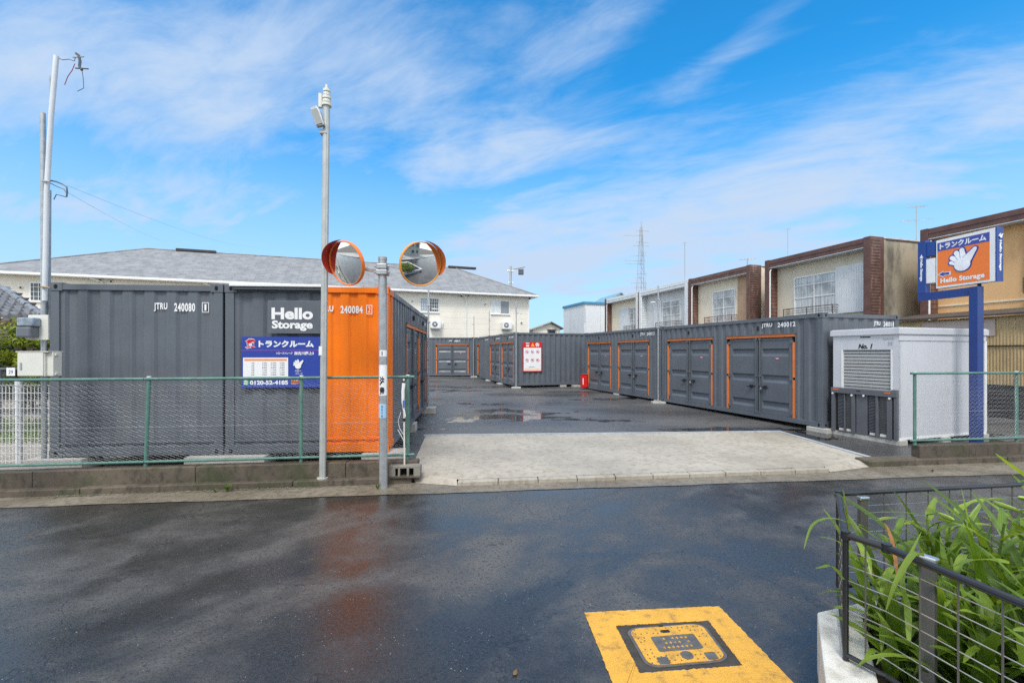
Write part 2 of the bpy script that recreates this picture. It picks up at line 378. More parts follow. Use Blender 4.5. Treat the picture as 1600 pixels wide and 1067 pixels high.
run_blocks(r, 'wall_segment', CURB_M, 6.80, 15, 2.4, -.085, .085, 0, .30)
k = tag(bpy.data.objects.new('kerb', None), kind='structure'); col.objects.link(k)
run_blocks(k, 'kerb_stone', CURB_M, -16, -1.42, 2.6, -.21, -.087, 0, .095, bevel=.012)
run_blocks(k, 'kerb_stone', CURB_M, 5.75, 15, 2.6, -.21, -.087, 0, .10, bevel=.012)
run_blocks(k, 'kerb_filling', CURB_M, 5.75, 6.79, 2, -.087, .10, 0, .105, bevel=.012)

# ------------------------------------------------------------------ shipping containers
H = 2.59
def corrug(F_, s0, s1, z0, z1, pitch, d_out=-.02, depth=.036):
    if pitch > .3: depth = .026
    n = max(1, round((s1-s0)/pitch)); p = (s1-s0)/n; pr = [(s0, d_out)]
    for k in range(n):
        a = s0+k*p
        pr += [(a+.20*p, d_out), (a+.34*p, d_out-depth), (a+.66*p, d_out-depth), (a+.80*p, d_out)]
    pr.append((s1, d_out)); mb = MB(F_)
    for (a, da), (b, db) in zip(pr, pr[1:]): mb.face([(a, z0, da), (b, z0, db), (b, z1, db), (a, z1, da)])
    return mb
def door_leaf(F_, s0, s1, z0, z1, d, root, paint, sticker, lock, hinge_left):
    m = .085; e = .028; mb = MB(F_)
    h = z1-z0; rows = [(z0, 0)]
    for fr in (.13, .475, .82):
        c = z0+h*fr; rows += [(c-.115, 0), (c-.045, -.04), (c+.045, -.04), (c+.085, 0)]
    rows.append((z1, 0))
    for (a, da), (b, db) in zip(rows, rows[1:]):
        mb.face([(s0+m, a, d), (s0+m+e, a, d+da), (s0+m+e, b, d+db), (s0+m, b, d)])
        mb.face([(s0+m+e, a, d+da), (s1-m-e, a, d+da), (s1-m-e, b, d+db), (s0+m+e, b, d+db)])
        mb.face([(s1-m-e, a, d+da), (s1-m, a, d), (s1-m, b, d), (s1-m-e, b, d+db)])
    mb.box(s0, s0+m, z0, z1, d-.03, d+.012).box(s1-m, s1, z0, z1, d-.03, d+.012)
    mb.box(s0+m, s1-m, z0-.001, z0+.06, d-.03, d+.010).box(s0+m, s1-m, z1-.06, z1+.001, d-.03, d+.010)
    leaf = mb.build('door', paint, root, fix=False)
    sr = s1-.05 if hinge_left else s0+.05
    rod = MB(F_).tube([(sr, z0-.03, d+.035), (sr, z1+.05, d+.035)], .014, 6)
    for zz in (z0+.02, z0+h*.5, z1-.02): rod.box(sr-.03, sr+.03, zz-.025, zz+.025, d+.0125, d+.05)
    rod.build('lock_rod', paint, leaf)
    zh = z0+h*.355; sg = -1 if hinge_left else 1
    hd = MB(F_).tube([(sr, zh+.01, d+.05), (sr+sg*.08, zh+.0, d+.06), (sr+sg*.27, zh-.02, d+.06)], .013, 5)
    hd.box(min(sr+sg*.12, sr+sg*.2), max(sr+sg*.12, sr+sg*.2), zh-.04, zh+.035, d+.012, d+.05)
    hd.build('handle', BLACK, leaf)
    sh = s0 if hinge_left else s1
    for zz in (z0+.1, z0+h*.48, z1-.1):
        MB(F_).box(sh-.035, sh+.035, zz-.035, zz+.035, d+.013, d+.04).build('hinge', paint, leaf)
    if lock:
        MB(F_).box(sr+.04, sr+.085, zh-.07, zh-.015, d+.052, d+.075).tube([(sr+.05, zh-.02, d+.063), (sr+.05, zh+.01, d+.063), (sr+.076, zh+.01, d+.063), (sr+.076, zh-.02, d+.063)], .005, 5).build('padlock', CHROME, leaf)
    if sticker:
        c = (s0+s1)/2+.06; zz = z0+h*.735
        MB(F_).box(c-.06, c+.06, zz-.018, zz+.018, d+.001, d+.004).build('sticker', RED, leaf)
        MB(F_).box(c-.045, c+.045, zz-.008, zz+.008, d+.004, d+.006).build('sticker_print', WHITE, leaf)
    return leaf
def door_pair(F_, a, b, root, paint, sticker=True):
    z0, z1 = .125, 2.06; BX('door_frame', BLACK, root, a+.005, b-.005, z0-.02, z1+.0, -.11, -.095, F_)
    t = .07
    ms = (a+b)/2
    MB(F_).box(a, b, z1+.02, z1+.09, -.05, .008).build('orange_header', ORTRIM, root)
    for (u0, u1) in ((a, a+t), (b-t, b)):
        for (q0, q1) in ((z0+.0, z0+.91), (z0+.97, z1-.12), ): MB(F_).box(u0+.006, u1-.006, q0, q1, -.05, .0).build('orange_trim', ORTRIM, root)
    MB(F_).box(a-.03, b+.03, z1+.091, z1+.105, -.04, .03).build('drip_rail', paint, root)
    g = .022
    door_leaf(F_, a+t+g, ms-.012, z0, z1, -.038, root, paint, False, False, True)
    door_leaf(F_, ms+.012, b-t-g, z0, z1, -.038, root, paint, sticker, True, False)
def container(loc, rz, A, B, label, faces, group='grey storage containers', pitch=None, orange=None, detail=True, skip_text=False):
    """origin = lower left corner of the face towards the viewer; faces: f (y=0), r (x=A), b, l -> dict(doors=[(s0,s1)], text=(...))"""
    root = thing('storage_container', loc, rz, label, 'container', group)
    fr = {'f': (frame((0, 0, 0), (1, 0, 0), (0, 0, 1)), A), 'r': (frame((A, 0, 0), (0, 1, 0), (0, 0, 1)), B),
          'b': (frame((A, B, 0), (-1, 0, 0), (0, 0, 1)), A), 'l': (frame((0, B, 0), (0, -1, 0), (0, 0, 1)), B)}
    P = .13
    for i, (x, y) in enumerate(((0, 0), (A, 0), (A, B), (0, B))):
        x0, x1 = (x, x+P) if x == 0 else (x-P, x); y0, y1 = (y, y+P) if y == 0 else (y-P, y)
        pm = ORANGE if (orange and i == 1) else GREY
        BX('corner_post', pm, root, x0, x1, y0, y1, .119, H-.119, bevel=.006)
        ex = .008
        for (z0, z1) in ((0, .118), (H-.118, H+.008)):
            q0, q1 = (x-ex, x+.175) if x == 0 else (x-.175, x+ex); w0, w1 = (y-ex, y+.16) if y == 0 else (y-.16, y+ex)
            c = BX('corner_casting', pm, root, q0, q1, w0, w1, z0, z1, bevel=.006)
            hx = x+.088 if x == 0 else x-.088; hy = -ex-.001 if y == 0 else B+ex+.001; zc = (z0+z1)/2
            h = MB()
            h.disc((hx, hy, zc), (0, -1, 0), .027, 12, 1.35)
            h.disc((-ex-.001 if x == 0 else A+ex+.001, y+.088 if y == 0 else y-.088, zc), (1, 0, 0), .027, 12, 1.35)
            h.build('casting_hole', HOLE, c, fix=False)
    for fn, (M, L) in fr.items():
        sp = faces.get(fn, {}); short = L < 3; pt = pitch or (.32 if short else .278)
        rail = lambda nm, a, b, z0, z1, m: BX(nm, m, root, a, b, z0, z1, -.06, -.0, M, bevel=.004)
        split = None
        if orange and fn == 'f': split = orange[0]
        if orange and fn == 'r': split = orange[1]
        segs = [(P+.001, L-P-.001, GREY)]
        if split is not None:
            segs = [(P+.001, split, GREY), (split, L-P-.001, ORANGE)] if fn == 'f' else [(P+.001, split, ORANGE), (split, L-P-.001, GREY)]
        for a, b, m in segs:
            rail('top_rail', a, b, H-.10, H-.012, m); rail('bottom_rail', a, b, .012, .118 if not short else .15, m)
            if short and fn == 'f': MB(M).box(a, b, .20, .225, -.02, -.004).build('sill_rib', m, root)
        zb = .118 if not short else .15
        doors = sp.get('doors', [])
        cur = P
        for (a, b) in doors+[(L-P, L)]:
            if a-cur > .02:
                if split is None or doors: 
                    if split is not None and cur == P:
                        corrug(M, cur, split, zb, H-.10, pt).build('side_panel', ORANGE, root, fix=False)
                        corrug(M, split, a, zb, H-.10, pt).build('side_panel', GREY, root, fix=False)
                    else: corrug(M, cur, a, zb, H-.10, pt).build('side_panel', GREY, root, fix=False)
                else:
                    # one continuous corrugated sheet, painted grey and orange
                    corrug(M, cur, split, zb, H-.10, pt).build('end_panel', GREY, root, fix=False)
                    corrug(M, split, a, zb, H-.10, pt).build('end_panel', ORANGE, root, fix=False)
            if b != L:
                corrug(M, a, b, 2.167, H-.10, pt).build('lintel_panel', GREY, root, fix=False)
                BX('door_post', GREY, root, a-.03, a-.002, zb, 2.166, -.07, -.004, M); BX('door_post', GREY, root, b+.002, b+.03, zb, 2.166, -.07, -.004, M)
                door_pair(M, a, b, root, GREY)
            if b != L and detail:
                MB(M).box((a+b)/2-.012, (a+b)/2+.012, 2.27, 2.38, -.02, .02).build('rain_hook', BLACK, root)
            cur = b
        if 'text' in sp:
            body, x0, x1, z0, z1 = sp['text'][:5]
            if '  ' in body:
                pa, pb = body.split('  '); xm = x0+(x1-x0)*(len(pa)*.92)/(len(body)-.7)
                text(pa, 'container_prefix', WHITE, root, M, x0, xm, z0, z1, .032, -.0165, 1.12)
                text(pb, 'container_number', WHITE, root, M, x1-(x1-x0)*(len(pb)*.96)/(len(body)-.7), x1, z0, z1, .032, -.0165, 1.12)
            else: text(body, 'container_number', WHITE, root, M, x0, x1, z0, z1, .032, -.0165, 1.12)
            if len(sp['text']) > 5:
                dg, bx0, bx1 = sp['text'][5:]
                mb = MB(M); w = .009
                mb.box(bx0, bx1, z0-.012, z0-.012+w, -.0165, -.014).box(bx0, bx1, z1+.012-w, z1+.012, -.0165, -.014).box(bx0, bx0+w, z0, z1, -.0165, -.014).box(bx1-w, bx1, z0, z1, -.0165, -.014)
                mb.build('check_digit_box', WHITE, root)
                text(dg, 'check_digit', WHITE, root, M, bx0+(.036 if dg == '1' else .026), bx1-(.036 if dg == '1' else .026), z0+.016, z1-.016, .0, -.0135)
    mb = MB(); BX('roof_panel', GREY, root, .07, A-.07, .07, B-.07, H-.06, H-.02)
    BX('floor_panel', GREYD, root, .07, A-.07, .07, B-.07, .06, .11)
    return root
def ang(dx, dy): return atan2(dy, dx)
# -- left pair, ends towards the street
YAWL = ang(1, .084); ux = Vector((cos(YAWL), sin(YAWL)))
nr = Vector((PX(606.5, 7.14), 7.14)); ZL = .293
o2 = nr-ux*2.438; o1 = o2-ux*(2.438+.035)
c2 = container((o2.x, o2.y, ZL), YAWL, 2.438, 6.058, 'storage container with half grey half orange end and two signs, behind the mirror post', {
    'f': {'text': ('JTRU  240084', 1.38, 2.045, 2.17, 2.29, '2', 2.10, 2.19)}, 'r': {'doors': [(2.0, 4.1), (4.16, 5.75)], 'text': ('JTRU 2400842', 5.2, 5.85, 2.27, 2.39)}}, group=None, orange=(1.50, .52))
del_g = c2
c1 = container((o1.x, o1.y, ZL), YAWL, 2.438, 6.058, 'all grey container end beside the leaning pipes, leftmost of the lot', {
    'f': {'text': ('JTRU  240080', 1.44, 2.03, 2.18, 2.31, '1', 2.13, 2.23)}})
# -- signs fixed to the second container (they hang from it: things of their own)
FS = Matrix.Translation((o2.x, o2.y, ZL)) @ Matrix.Rotation(YAWL, 4, 'Z') @ frame((0, 0, 0), (1, 0, 0), (0, 0, 1))
def sx(px): return (px-347)/258*2.438
def sz(py): return (706.5-py)/259*2.59
q = thing('name_sign', (0, 0, 0), 0, 'grey panel with big white name lettering on the container above the blue board', 'sign')
BX('panel', GREY, q, sx(415), sx(498.5), sz(521.5), sz(471), .012, .045, FS, bevel=.003)
text('Hello', 'lettering', WHITE, q, FS, sx(421), sx(486), sz(500), sz(482), .04, .048)
text('Storage', 'lettering', WHITE, q, FS, sx(421.5), sx(485.5), sz(517.5), sz(501.5), .038, .048)
lb = thing('light_bar', (0, 0, 0), 0, 'long white light bar along the container top edge above the signs', 'light')
BX('housing', WHITEP, lb, sx(358), sx(503), H-.030, H+.010, .002, .10, FS, bevel=.006)
BX('hood', GREYD, lb, sx(362), sx(503), H-.075, H-.032, .002, .075, FS, bevel=.004)
BB = BLUE; q = thing('price_board', (0, 0, 0), 0, 'blue rental price board with red emblem and phone number on the grey container', 'sign')
a, b, c, d = sx(373.5), sx(496.5), sz(604), sz(526.5)
BX('panel', mat('blue_board_print', (.025, .055, .32), .4, var=.02), q, a, b, c, d, .005, .026, FS)
D = .0275
def bx(nm, m, x0, x1, y0, y1, d0=.0262, d1=.0268): return MB(FS).box(sx(x0), sx(x1), sz(y1), sz(y0), d0, d1).build(nm, m, q)
def tx(s, nm, m, x0, x1, y0, y1, bold=.02, sp=1.0, d=.0285): return text(s, nm, m, q, FS, sx(x0), sx(x1), sz(y1), sz(y0), bold, d, sp)
tx('貸', 'emblem_outline', WHITE, 379, 396.5, 529, 545, .085, d=.0275); tx('貸', 'emblem', RED, 380, 395.5, 530, 544, .035, d=.029)
tx('トランクルーム', 'headline', WHITE, 400, 486.5, 532, 542.5, .05)
bx('red_line', RED, 373.5, 496.5, 546.6, 547.4)
tx('ハローストレージ', 'branch_name', WHITE, 427, 453, 549.8, 553.3, .03)
tx('加古川尾上3', 'branch_name', WHITE, 455.5, 486.5, 549, 554.3, .04)
bx('price_table', WHITE, 376, 446, 558.3, 590, .0262, .0275)
ORP = mat('orange_print', (.85, .3, .03), .5, var=.02); DKP = mat('dark_print', (.12, .12, .13), .6)
MB(FS).box(sx(378), sx(444), sz(563.4), sz(560.2), .0276, .0282).build('table_header', ORP, q)
tb = MB(FS)
for r_ in range(6):
    y = 565.6+r_*3.6; tb.box(sx(378), sx(444), sz(y+3.15), sz(y+3.0), .0276, .0279)
tb.build('table_line', mat('grey_print', (.45, .45, .47), .6), q)
for r_, (n_, p_) in enumerate((('1.0帖', '5,500'), ('1.6帖', '7,700'), ('2.0帖', '8,800'), ('3.0帖', '11,000'), ('4.0帖', '13,200'), ('8.0帖', '19,800'))):
    y = 565.4+r_*3.6
    for x0, x1, s in ((388.5, 393.5, n_), (405.5, 413, p_), (419, 427.5, p_), (433, 440.5, p_)): tx(s, 'table_entry', DKP, x0, x1, y, y+2.4, .01, d=.0285)
tx('0120-52-4185', 'phone_number', WHITE, 386.5, 446, 593.2, 599.8, .045)
bx('green_mark', mat('green_print', (.05, .42, .12), .5), 376.5, 384.5, 592.6, 600, .0262, .0275)
tx('通話', 'green_mark_text', WHITE, 377.5, 383.5, 593, 596, .02, d=.0290); tx('無料', 'green_mark_text', WHITE, 377.5, 383.5, 596.6, 599.6, .02, d=.0290)
tx('お気軽に', 'contact_note', ORP, 450.5, 466, 592.4, 595.6, .03); tx('お問合せ下さい', 'contact_note', ORP, 450.5, 470, 596.2, 599.8, .03)
def hand(M, parent, cx, cz, s, m_fill, m_line, d, flip=1, rot=0.0):
    """open cartoon hand emblem: palm, thumb and four fingers, each outlined"""
    def blob(pts, nm, mm, grow, dd):
        mb = MB(M); cxx = sum(p[0] for p in pts)/len(pts); czz = sum(p[1] for p in pts)/len(pts)
        mb.face([(cx+flip*s*(p[0]+p[2]*grow), cz+s*(p[1]+p[3]*grow), dd) for p in pts]); return mb.build(nm, mm, parent, fix=False)
    def finger(x0, z0, x1, z1, r0, r1):
        dx, dz = x1-x0, z1-z0; L = sqrt(dx*dx+dz*dz); a0 = atan2(dz, dx); P = []
        for k in range(13): an = a0-pi/2+pi*k/12; P.append((x1+r1*cos(an), z1+r1*sin(an), cos(an), sin(an)))
        for k in range(13): an = a0+pi/2+pi*k/12; P.append((x0+r0*cos(an), z0+r0*sin(an), cos(an), sin(an)))
        return P
    palm = [(.0+.30*cos(a), -.16+.27*sin(a), cos(a), sin(a)) for a in [2*pi*k/28 for k in range(28)]]
    fs = [finger(-.10, -.12, -.42, -.02, .12, .085), finger(-.08, -.04, -.38, .17, .13, .10), finger(-.02, .02, -.22, .34, .13, .105),
          finger(.06, .02, -.02, .42, .13, .10), finger(.10, -.06, .44, .38, .20, .085)]
    blob(palm, 'hand_outline', m_line, .035, d)
    for f_ in fs: blob(f_, 'hand_outline', m_line, .035, d)
    for i_, f_ in enumerate(fs):
        blob(f_, 'finger_line', m_line, .0, d+.0008+.0016*i_); blob(f_, 'finger', m_fill, -.016, d+.0016+.0016*i_)
    blob(palm, 'palm', m_fill, -.01, d+.011)
hand(FS, q, sx(462), sz(569), .155, WHITE, BB, .0275)
tx('ハロー', 'hand_caption', WHITE, 457, 466.5, 577, 580.3, .02); tx('ストレージ', 'hand_caption', WHITE, 457.5, 468.5, 581.2, 584.2, .02)

# -- right row, doors towards the aisle
d2 = Vector((-.312, 1)).normalized(); XR = -d2; RZR = ang(XR.x, XR.y); YR = Vector((-XR.y, XR.x))
rn = Vector((PX(1285.5, 10.2), 10.2)); ro = rn-XR*5.9
DR = [(.32, 2.46), (3.02, 5.20)]
container((ro.x, ro.y, .158), RZR, 5.9, 2.438, 'grey container with two orange framed door pairs beside the white shed', {
    'f': {'doors': DR, 'text': ('JTRU  240012', 4.22, 5.20, 2.32, 2.44)}, 'r': {'text': ('JTRU  24001', 1.62, 2.22, 2.31, 2.43, '1', 2.245, 2.29)}})
rn2 = ro-XR*.05; ro2 = rn2-XR*5.9
container((ro2.x, ro2.y, .175), RZR, 5.9, 2.438, 'grey container with orange framed doors behind the thin lamp pole, by the red extinguisher box', {
    'f': {'doors': DR, 'text': ('JTRU  240013', 4.6, 5.5, 2.30, 2.42)}})
# -- middle block: long side to the entrance, doors on the ends
mo = Vector((PX(804, 21.9), 21.9)); RZM = ang(YR.x, YR.y)
for i, (lb_, zz) in enumerate((('grey container with long blank side carrying the red warning board', .245), ('grey container whose end doors show between warning board container and blank end', .25), ('rearmost grey container of the middle block, next to the back row', .255))):
    p = mo+d2*(2.47*i)
    sp = {'l': {'text': ('JTRU 24002%d' % (i+1), 1.45, 2.2, 2.30, 2.42)}}
    if i < 2: sp['l']['doors'] = [(.18, 2.26)]
    container((p.x, p.y, zz), RZM, 6.058, 2.438, lb_, sp)
# -- back row facing the entrance
bo = Vector((PX(741, 30.7), 30.7)); RZB = ang(1, .02); ub = Vector((cos(RZB), sin(RZB)))
container((bo.x-6.058*ub.x, bo.y-6.058*ub.y, .295), RZB, 6.058, 2.438, 'grey container facing the entrance with orange framed doors at the far end of the aisle', {
    'f': {'doors': [(.74, 2.93), (3.48, 5.67)], 'text': ('JTRU  240017', 4.35, 5.1, 2.28, 2.40)}})
p = bo+ub*.06
container((p.x, p.y, .295), RZB, 6.058, 2.438, 'grey container at the back with one orange door edge, mostly hidden by the middle block', {'f': {'doors': [(.16, 2.3), (3.1, 5.3)]}})
if 'group' in c2: del c2['group']

# concrete foot blocks under the containers
def foot(x, y, w, dpt, top, rz, label, g='concrete foot blocks under the containers'):
    z = lot_z(x, y)-.01
    o = MB().box(-w/2, w/2, -dpt/2, dpt/2, 0, top-z-.002).build('concrete_block', CONC, None, (x, y, z), rz, bevel=.008)
    return tag(o, label, 'block', g)
def at2(o, u, v, a, b): return o+u*a+v*b
vL = Vector((-ux.y, ux.x))
p = at2(o1, ux, vL, .12, .10); foot(p.x, p.y, .8, .4, ZL, YAWL, 'concrete foot block at the left corner of the leftmost grey container')
p = at2(o2, ux, vL, .06, .06); foot(p.x, p.y, 1.15, .4, ZL, YAWL, 'long flat concrete foot block shared under the seam of the two street side containers')
p = at2(o2, ux, vL, 2.36, .10); foot(p.x, p.y, .62, .42, ZL, YAWL, 'concrete foot block under the orange corner behind the mirror post')
p = at2(o2, ux, vL, 2.40, 3.0); foot(p.x, p.y, .2, .39, ZL, YAWL, 'small concrete foot block midway under the door side of the orange cornered container')
p = at2(o2, ux, vL, 2.42, 5.9); foot(p.x, p.y, .55, .39, ZL, YAWL, 'concrete foot block at the far end of the orange cornered container, beside a puddle')
p = at2(rn, -XR, YR, .10, .16); foot(p.x, p.y, .5, .45, .158, RZR, 'thin concrete foot block at the near corner of the container by the white shed')
p = at2(rn2, -XR, YR, .18, .08); foot(p.x, p.y, .36, .25, .175, RZR, 'pale concrete foot block at the seam of the right row, left of the lamp pole')
p = at2(rn2, -XR, YR, 3.0, .08); foot(p.x, p.y, .36, .25, .175, RZR, 'concrete foot block midway under the container behind the lamp pole')
p = at2(mo, YR, d2, 2.55, .1); foot(p.x, p.y, .34, .2, .245, RZM, 'concrete foot block under the blank side of the warning board container')
p = at2(mo, YR, d2, 3.2, -.05); foot(p.x, p.y, .39, .3, .235, RZM, 'concrete foot block below the red extinguisher box')
p = at2(mo, YR, d2, .02, 2.4); foot(p.x, p.y, .39, .5, .245, RZM, 'concrete foot block at the seam of the first two middle containers')
p = at2(mo, YR, d2, .02, 4.9); foot(p.x, p.y, .39, .4, .25, RZM, 'concrete foot block at the seam of the two rear middle containers')
# ------------------------------------------------------------------ helpers on vertical planes
def PL(o, d, px):
    r = (px-800)/F; return (r*o.y-o.x)/(d.x-r*d.y)
def PR(o, d, x0, x1, y0, y1):
    """pixel box -> (s0, s1, z0, z1) on the vertical plane through o along d"""
    a, b = PL(o, d, x0), PL(o, d, x1); c = (a+b)/2; Y = o.y+d.y*c
    return a, b, PZ(y1, Y), PZ(y0, Y)
def PF(o, d): return frame((o.x, o.y, 0), (d.x, d.y, 0), (0, 0, 1))

# ------------------------------------------------------------------ green chain link fences along the street
def wire_mesh(root, xa, xb, z0, z1, sag=0.0, name='wire_mesh'):
    dx, dz, r = .088, .034, .0019; mb = MB(); n = int((xb-xa)/dx)+1; h = z1-z0; rows = int(h/dz)
    for k in range(n):
        for s in (0, 1):     # zigzag wires woven into each other
            pts = []
            for j in range(rows+1):
                off = ((j+s) % 2)*dx; x = xa+k*dx+off; 
                if x > xb: x = xb
                z = z0+j*h/rows; w = .006*sin(x*9+j*.35)+.004*sin(x*3.1)
                pts.append((x+w, YF(x)+(.004 if s else -.004), z+.006*sin(x*2.2+s)))
            mb.tube(pts, r, 3, cap=False)
    for z in (z0+h*.42,): mb.tube([(x, YF(x)-.007, z+.006*sin(x*1.7)) for x in [xa+(xb-xa)*i/12 for i in range(13)]], .0018, 4)
    return tag(mb.build(name, WIRE, root, fix=False), kind='stuff')
def chain_fence(label, posts, ext0, ext1, meshx):
    r = thing('chain_link_fence', (0, 0, 0), 0, label, 'fence')
    for x, lean in posts:
        MB().tube([(x, YF(x)+.01, .29), (x+lean, YF(x)+.01, 1.515)], .0245, 10).build('post', TEAL, r, smooth=True)
        MB().tube([(x+lean, YF(x)+.01, 1.516), (x+lean, YF(x)+.01, 1.53)], .026, 10).build('post_cap', WHITEP, r, smooth=True)
    xs = sorted([ext0]+[p[0] for p in posts if ext0 < p[0] < ext1]+[ext1])
    for a, b in zip(xs, xs[1:]):
        if b-a < .1: b = a+.1
        MB().tube([(a+.004, YF(a)-.012, 1.497+.004*sin(a*3)), (b-.004, YF(b)-.012, 1.497+.004*sin(b*3))], .0195, 10).build('top_rail', TEAL, r, smooth=True)
        MB().tube([(a+.004, YF(a)-.012, .372), (b-.004, YF(b)-.012, .372)], .0185, 10).build('bottom_rail', TEAL, r, smooth=True)
    for a, b in meshx: wire_mesh(r, a, b, .385, 1.48)
    return r
chain_fence('long green framed chain link fence left of the entrance, in front of the street containers', [(-8.9, 0), (-6.93, .01), (-4.98, .045), (-2.984, .005), (-1.516, 0)], -11, -1.50, [(-8.9, -6.95), (-6.91, -4.97), (-4.95, -3.0), (-2.97, -1.53)])
chain_fence('short green framed chain link fence right of the entrance, in front of the blue post', [(6.80, 0), (8.80, 0), (10.8, 0)], 6.70, 12.6, [(6.82, 8.78), (8.82, 10.78), (10.82, 12.6)])

# ------------------------------------------------------------------ traffic mirrors
px0, py0 = PX(599, 6.2), 6.2
mp = thing('mirror_post', (px0, py0, .008), 0, 'grey steel post between two round traffic mirrors, with a caution sticker', 'post')
MB().tube([(0, 0, 0), (-.01, 0, 3.1)], .056, 16).build('pole', STEEL, mp, smooth=True)
MB().tube([(-.01, 0, 3.1), (-.01, 0, 3.13), (-.01, 0, 3.14)], .06, 16).build('pole_cap', STEEL, mp, smooth=True)
for k, (z, s) in enumerate(((2.93, .075), (3.01, .07))):
    MB().box(-s-.01, s-.01, -s, s, z-.035, z+.035).build('clamp', STEEL, mp, bevel=.01)
    for sx_ in (-1, 1): MB().tube([(sx_*(s+.004)-.01, -.03, z), (sx_*(s+.03)-.01, -.03, z)], .012, 6).build('bolt', STEEL, mp)
MB().tube([(-.06, .0, 2.94), (-.44, .06, 3.02)], .028, 4).build('arm', STEEL, mp)
MB().tube([(.05, .0, 3.03), (.44, .07, 2.96)], .022, 4).build('arm', STEEL, mp)
MP = frame((px0, py0-.0, 0), (1, 0, 0), (0, 0, 1))
def wrap(z0, z1, m, half=1.15, dr=.0015, name='sticker'):
    mb = MB(); n = 8
    for k in range(n):
        a, b = -half+2*half*k/n, -half+2*half*(k+1)/n; r = .056+dr
        mb.face([(r*sin(a)-.003, -r*cos(a), z0), (r*sin(b)-.003, -r*cos(b), z0), (r*sin(b)-.003, -r*cos(b), z1), (r*sin(a)-.003, -r*cos(a), z1)])
    return mb.build(name, m, mp, fix=False)
def zz(y): return PZ(y, py0-.05)-.008
wrap(zz(618), zz(570), WHITE, 1.4); wrap(zz(557), zz(547), WHITE, 1.3); wrap(zz(653), zz(631), mat('light_blue_sticker', (.36, .55, .72), .5), 1.1)
FM = frame((0, -.0585, 0), (1, 0, 0), (0, 0, 1))
text('注', 'caution_letter', BLACK, mp, FM, -.035, .030, zz(602), zz(588), .04, .001); text('意', 'caution_letter', BLACK, mp, FM, -.035, .030, zz(617), zz(604), .03, .001)
text('1', 'number', DKP, mp, FM, -.008, .006, zz(555.5), zz(549), .06, .001)
for i_, y_ in enumerate((633, 638, 643, 648)): text('加古川市'[i_], 'owner_letter', mat('blue_ink', (.03, .08, .3), .5), mp, FM, -.014, .010, zz(y_+4), zz(y_), .01, .001)
MIRROR = mat('mirror_face', (.82, .84, .85), .02, 1.0, var=.02, vscale=2)
VISR = mat('red_visor_plastic', (.50, .03, .015), .45, var=.15); VISO = mat('orange_visor_plastic', (.90, .20, .02), .45, var=.1); VISP = mat('faded_pink_visor', (.72, .42, .34), .55, var=.1)
def mirror(cx, cz, az, tilt, roll, label, vin, vout, rimm):
    n = Vector((sin(az)*cos(tilt), -cos(az)*cos(tilt), -sin(tilt))); x = Vector((cos(az), sin(az), 0)); u = n.cross(x)*1.0
    if u.z < 0: u = -u
    rt = thing('traffic_mirror', (cx, py0-.06, cz), 0, label, 'mirror', 'round convex traffic mirrors')
    def P(r, a, d): a = a+roll; return x*(r*sin(a))+u*(r*cos(a))+n*d
    Rr, Rc = .285, 1.5; mb = MB(); rings = []; NS = 40
    c0 = mb.pt(n*(Rc-sqrt(Rc*Rc)+.03))
    for k in range(1, 9):
        r = Rr*k/8; d = .03-(Rc-sqrt(Rc*Rc-r*r)); rings.append([mb.pt(P(r, 2*pi*j/NS, d)) for j in range(NS)])
    for j in range(NS): mb.f.append([c0, rings[0][j], rings[0][(j+1) % NS]])
    for a, b in zip(rings, rings[1:]):
        for j in range(NS): mb.f.append([a[j], b[j], b[(j+1) % NS], a[(j+1) % NS]])
    mb.build('mirror_face', MIRROR, rt, smooth=True)
    def lathe(prof, name, m):
        mb = MB(); R_ = [[mb.pt(P(r, 2*pi*j/NS, d)) for j in range(NS)] for r, d in prof]
        for a, b in zip(R_, R_[1:]):
            for j in range(NS): mb.f.append([a[j], b[j], b[(j+1) % NS], a[(j+1) % NS]])
        return mb.build(name, m, rt, smooth=True)
    lathe([(.284, .0), (.284, .012), (.290, .015), (.298, .010), (.301, -.01), (.298, -.035), (.293, -.045)], 'rim', rimm)
    lathe([(.293, -.044), (.25, -.085), (.12, -.11), (.0, -.115)], 'back_shell', rimm)
    MB().box(-.05, .05, -.05, .05, -.07, .07).build('bracket', STEEL, rt, loc=tuple(-n*.15), rz=az)
    mo_ = MB(); mi_ = MB(); NV = 20; half = .95
    for mm, r in ((mo_, .317), (mi_, .313)):
        for k in range(NV):
            a, b = -half+2*half*k/NV, -half+2*half*(k+1)/NV
            ln = lambda q: 0.01+.115*max(0, cos(q/half*pi/2))**.55
            mm.face([P(r, a, -.03), P(r, b, -.03), P(r*1.0, b, ln(b)), P(r, a, ln(a))])
    mo_.build('visor', vout, rt, smooth=True, fix=False); mi_.build('visor_lining', vin, rt, smooth=True, fix=False)
    return rt
mirror(PX(541, 6.15), PZ(412, 6.15), R(-27), R(17), R(-58), 'left round mirror with dark red visor beside the tall lamp pole', VISR, VISP, VISO)
mirror(PX(658, 6.15), PZ(413, 6.15), R(37), R(15), R(58), 'right round mirror with orange visor and yellow orange rim, against the apartment roof', VISO, VISO, mat('yellow_orange_rim', (.80, .33, .05), .45))

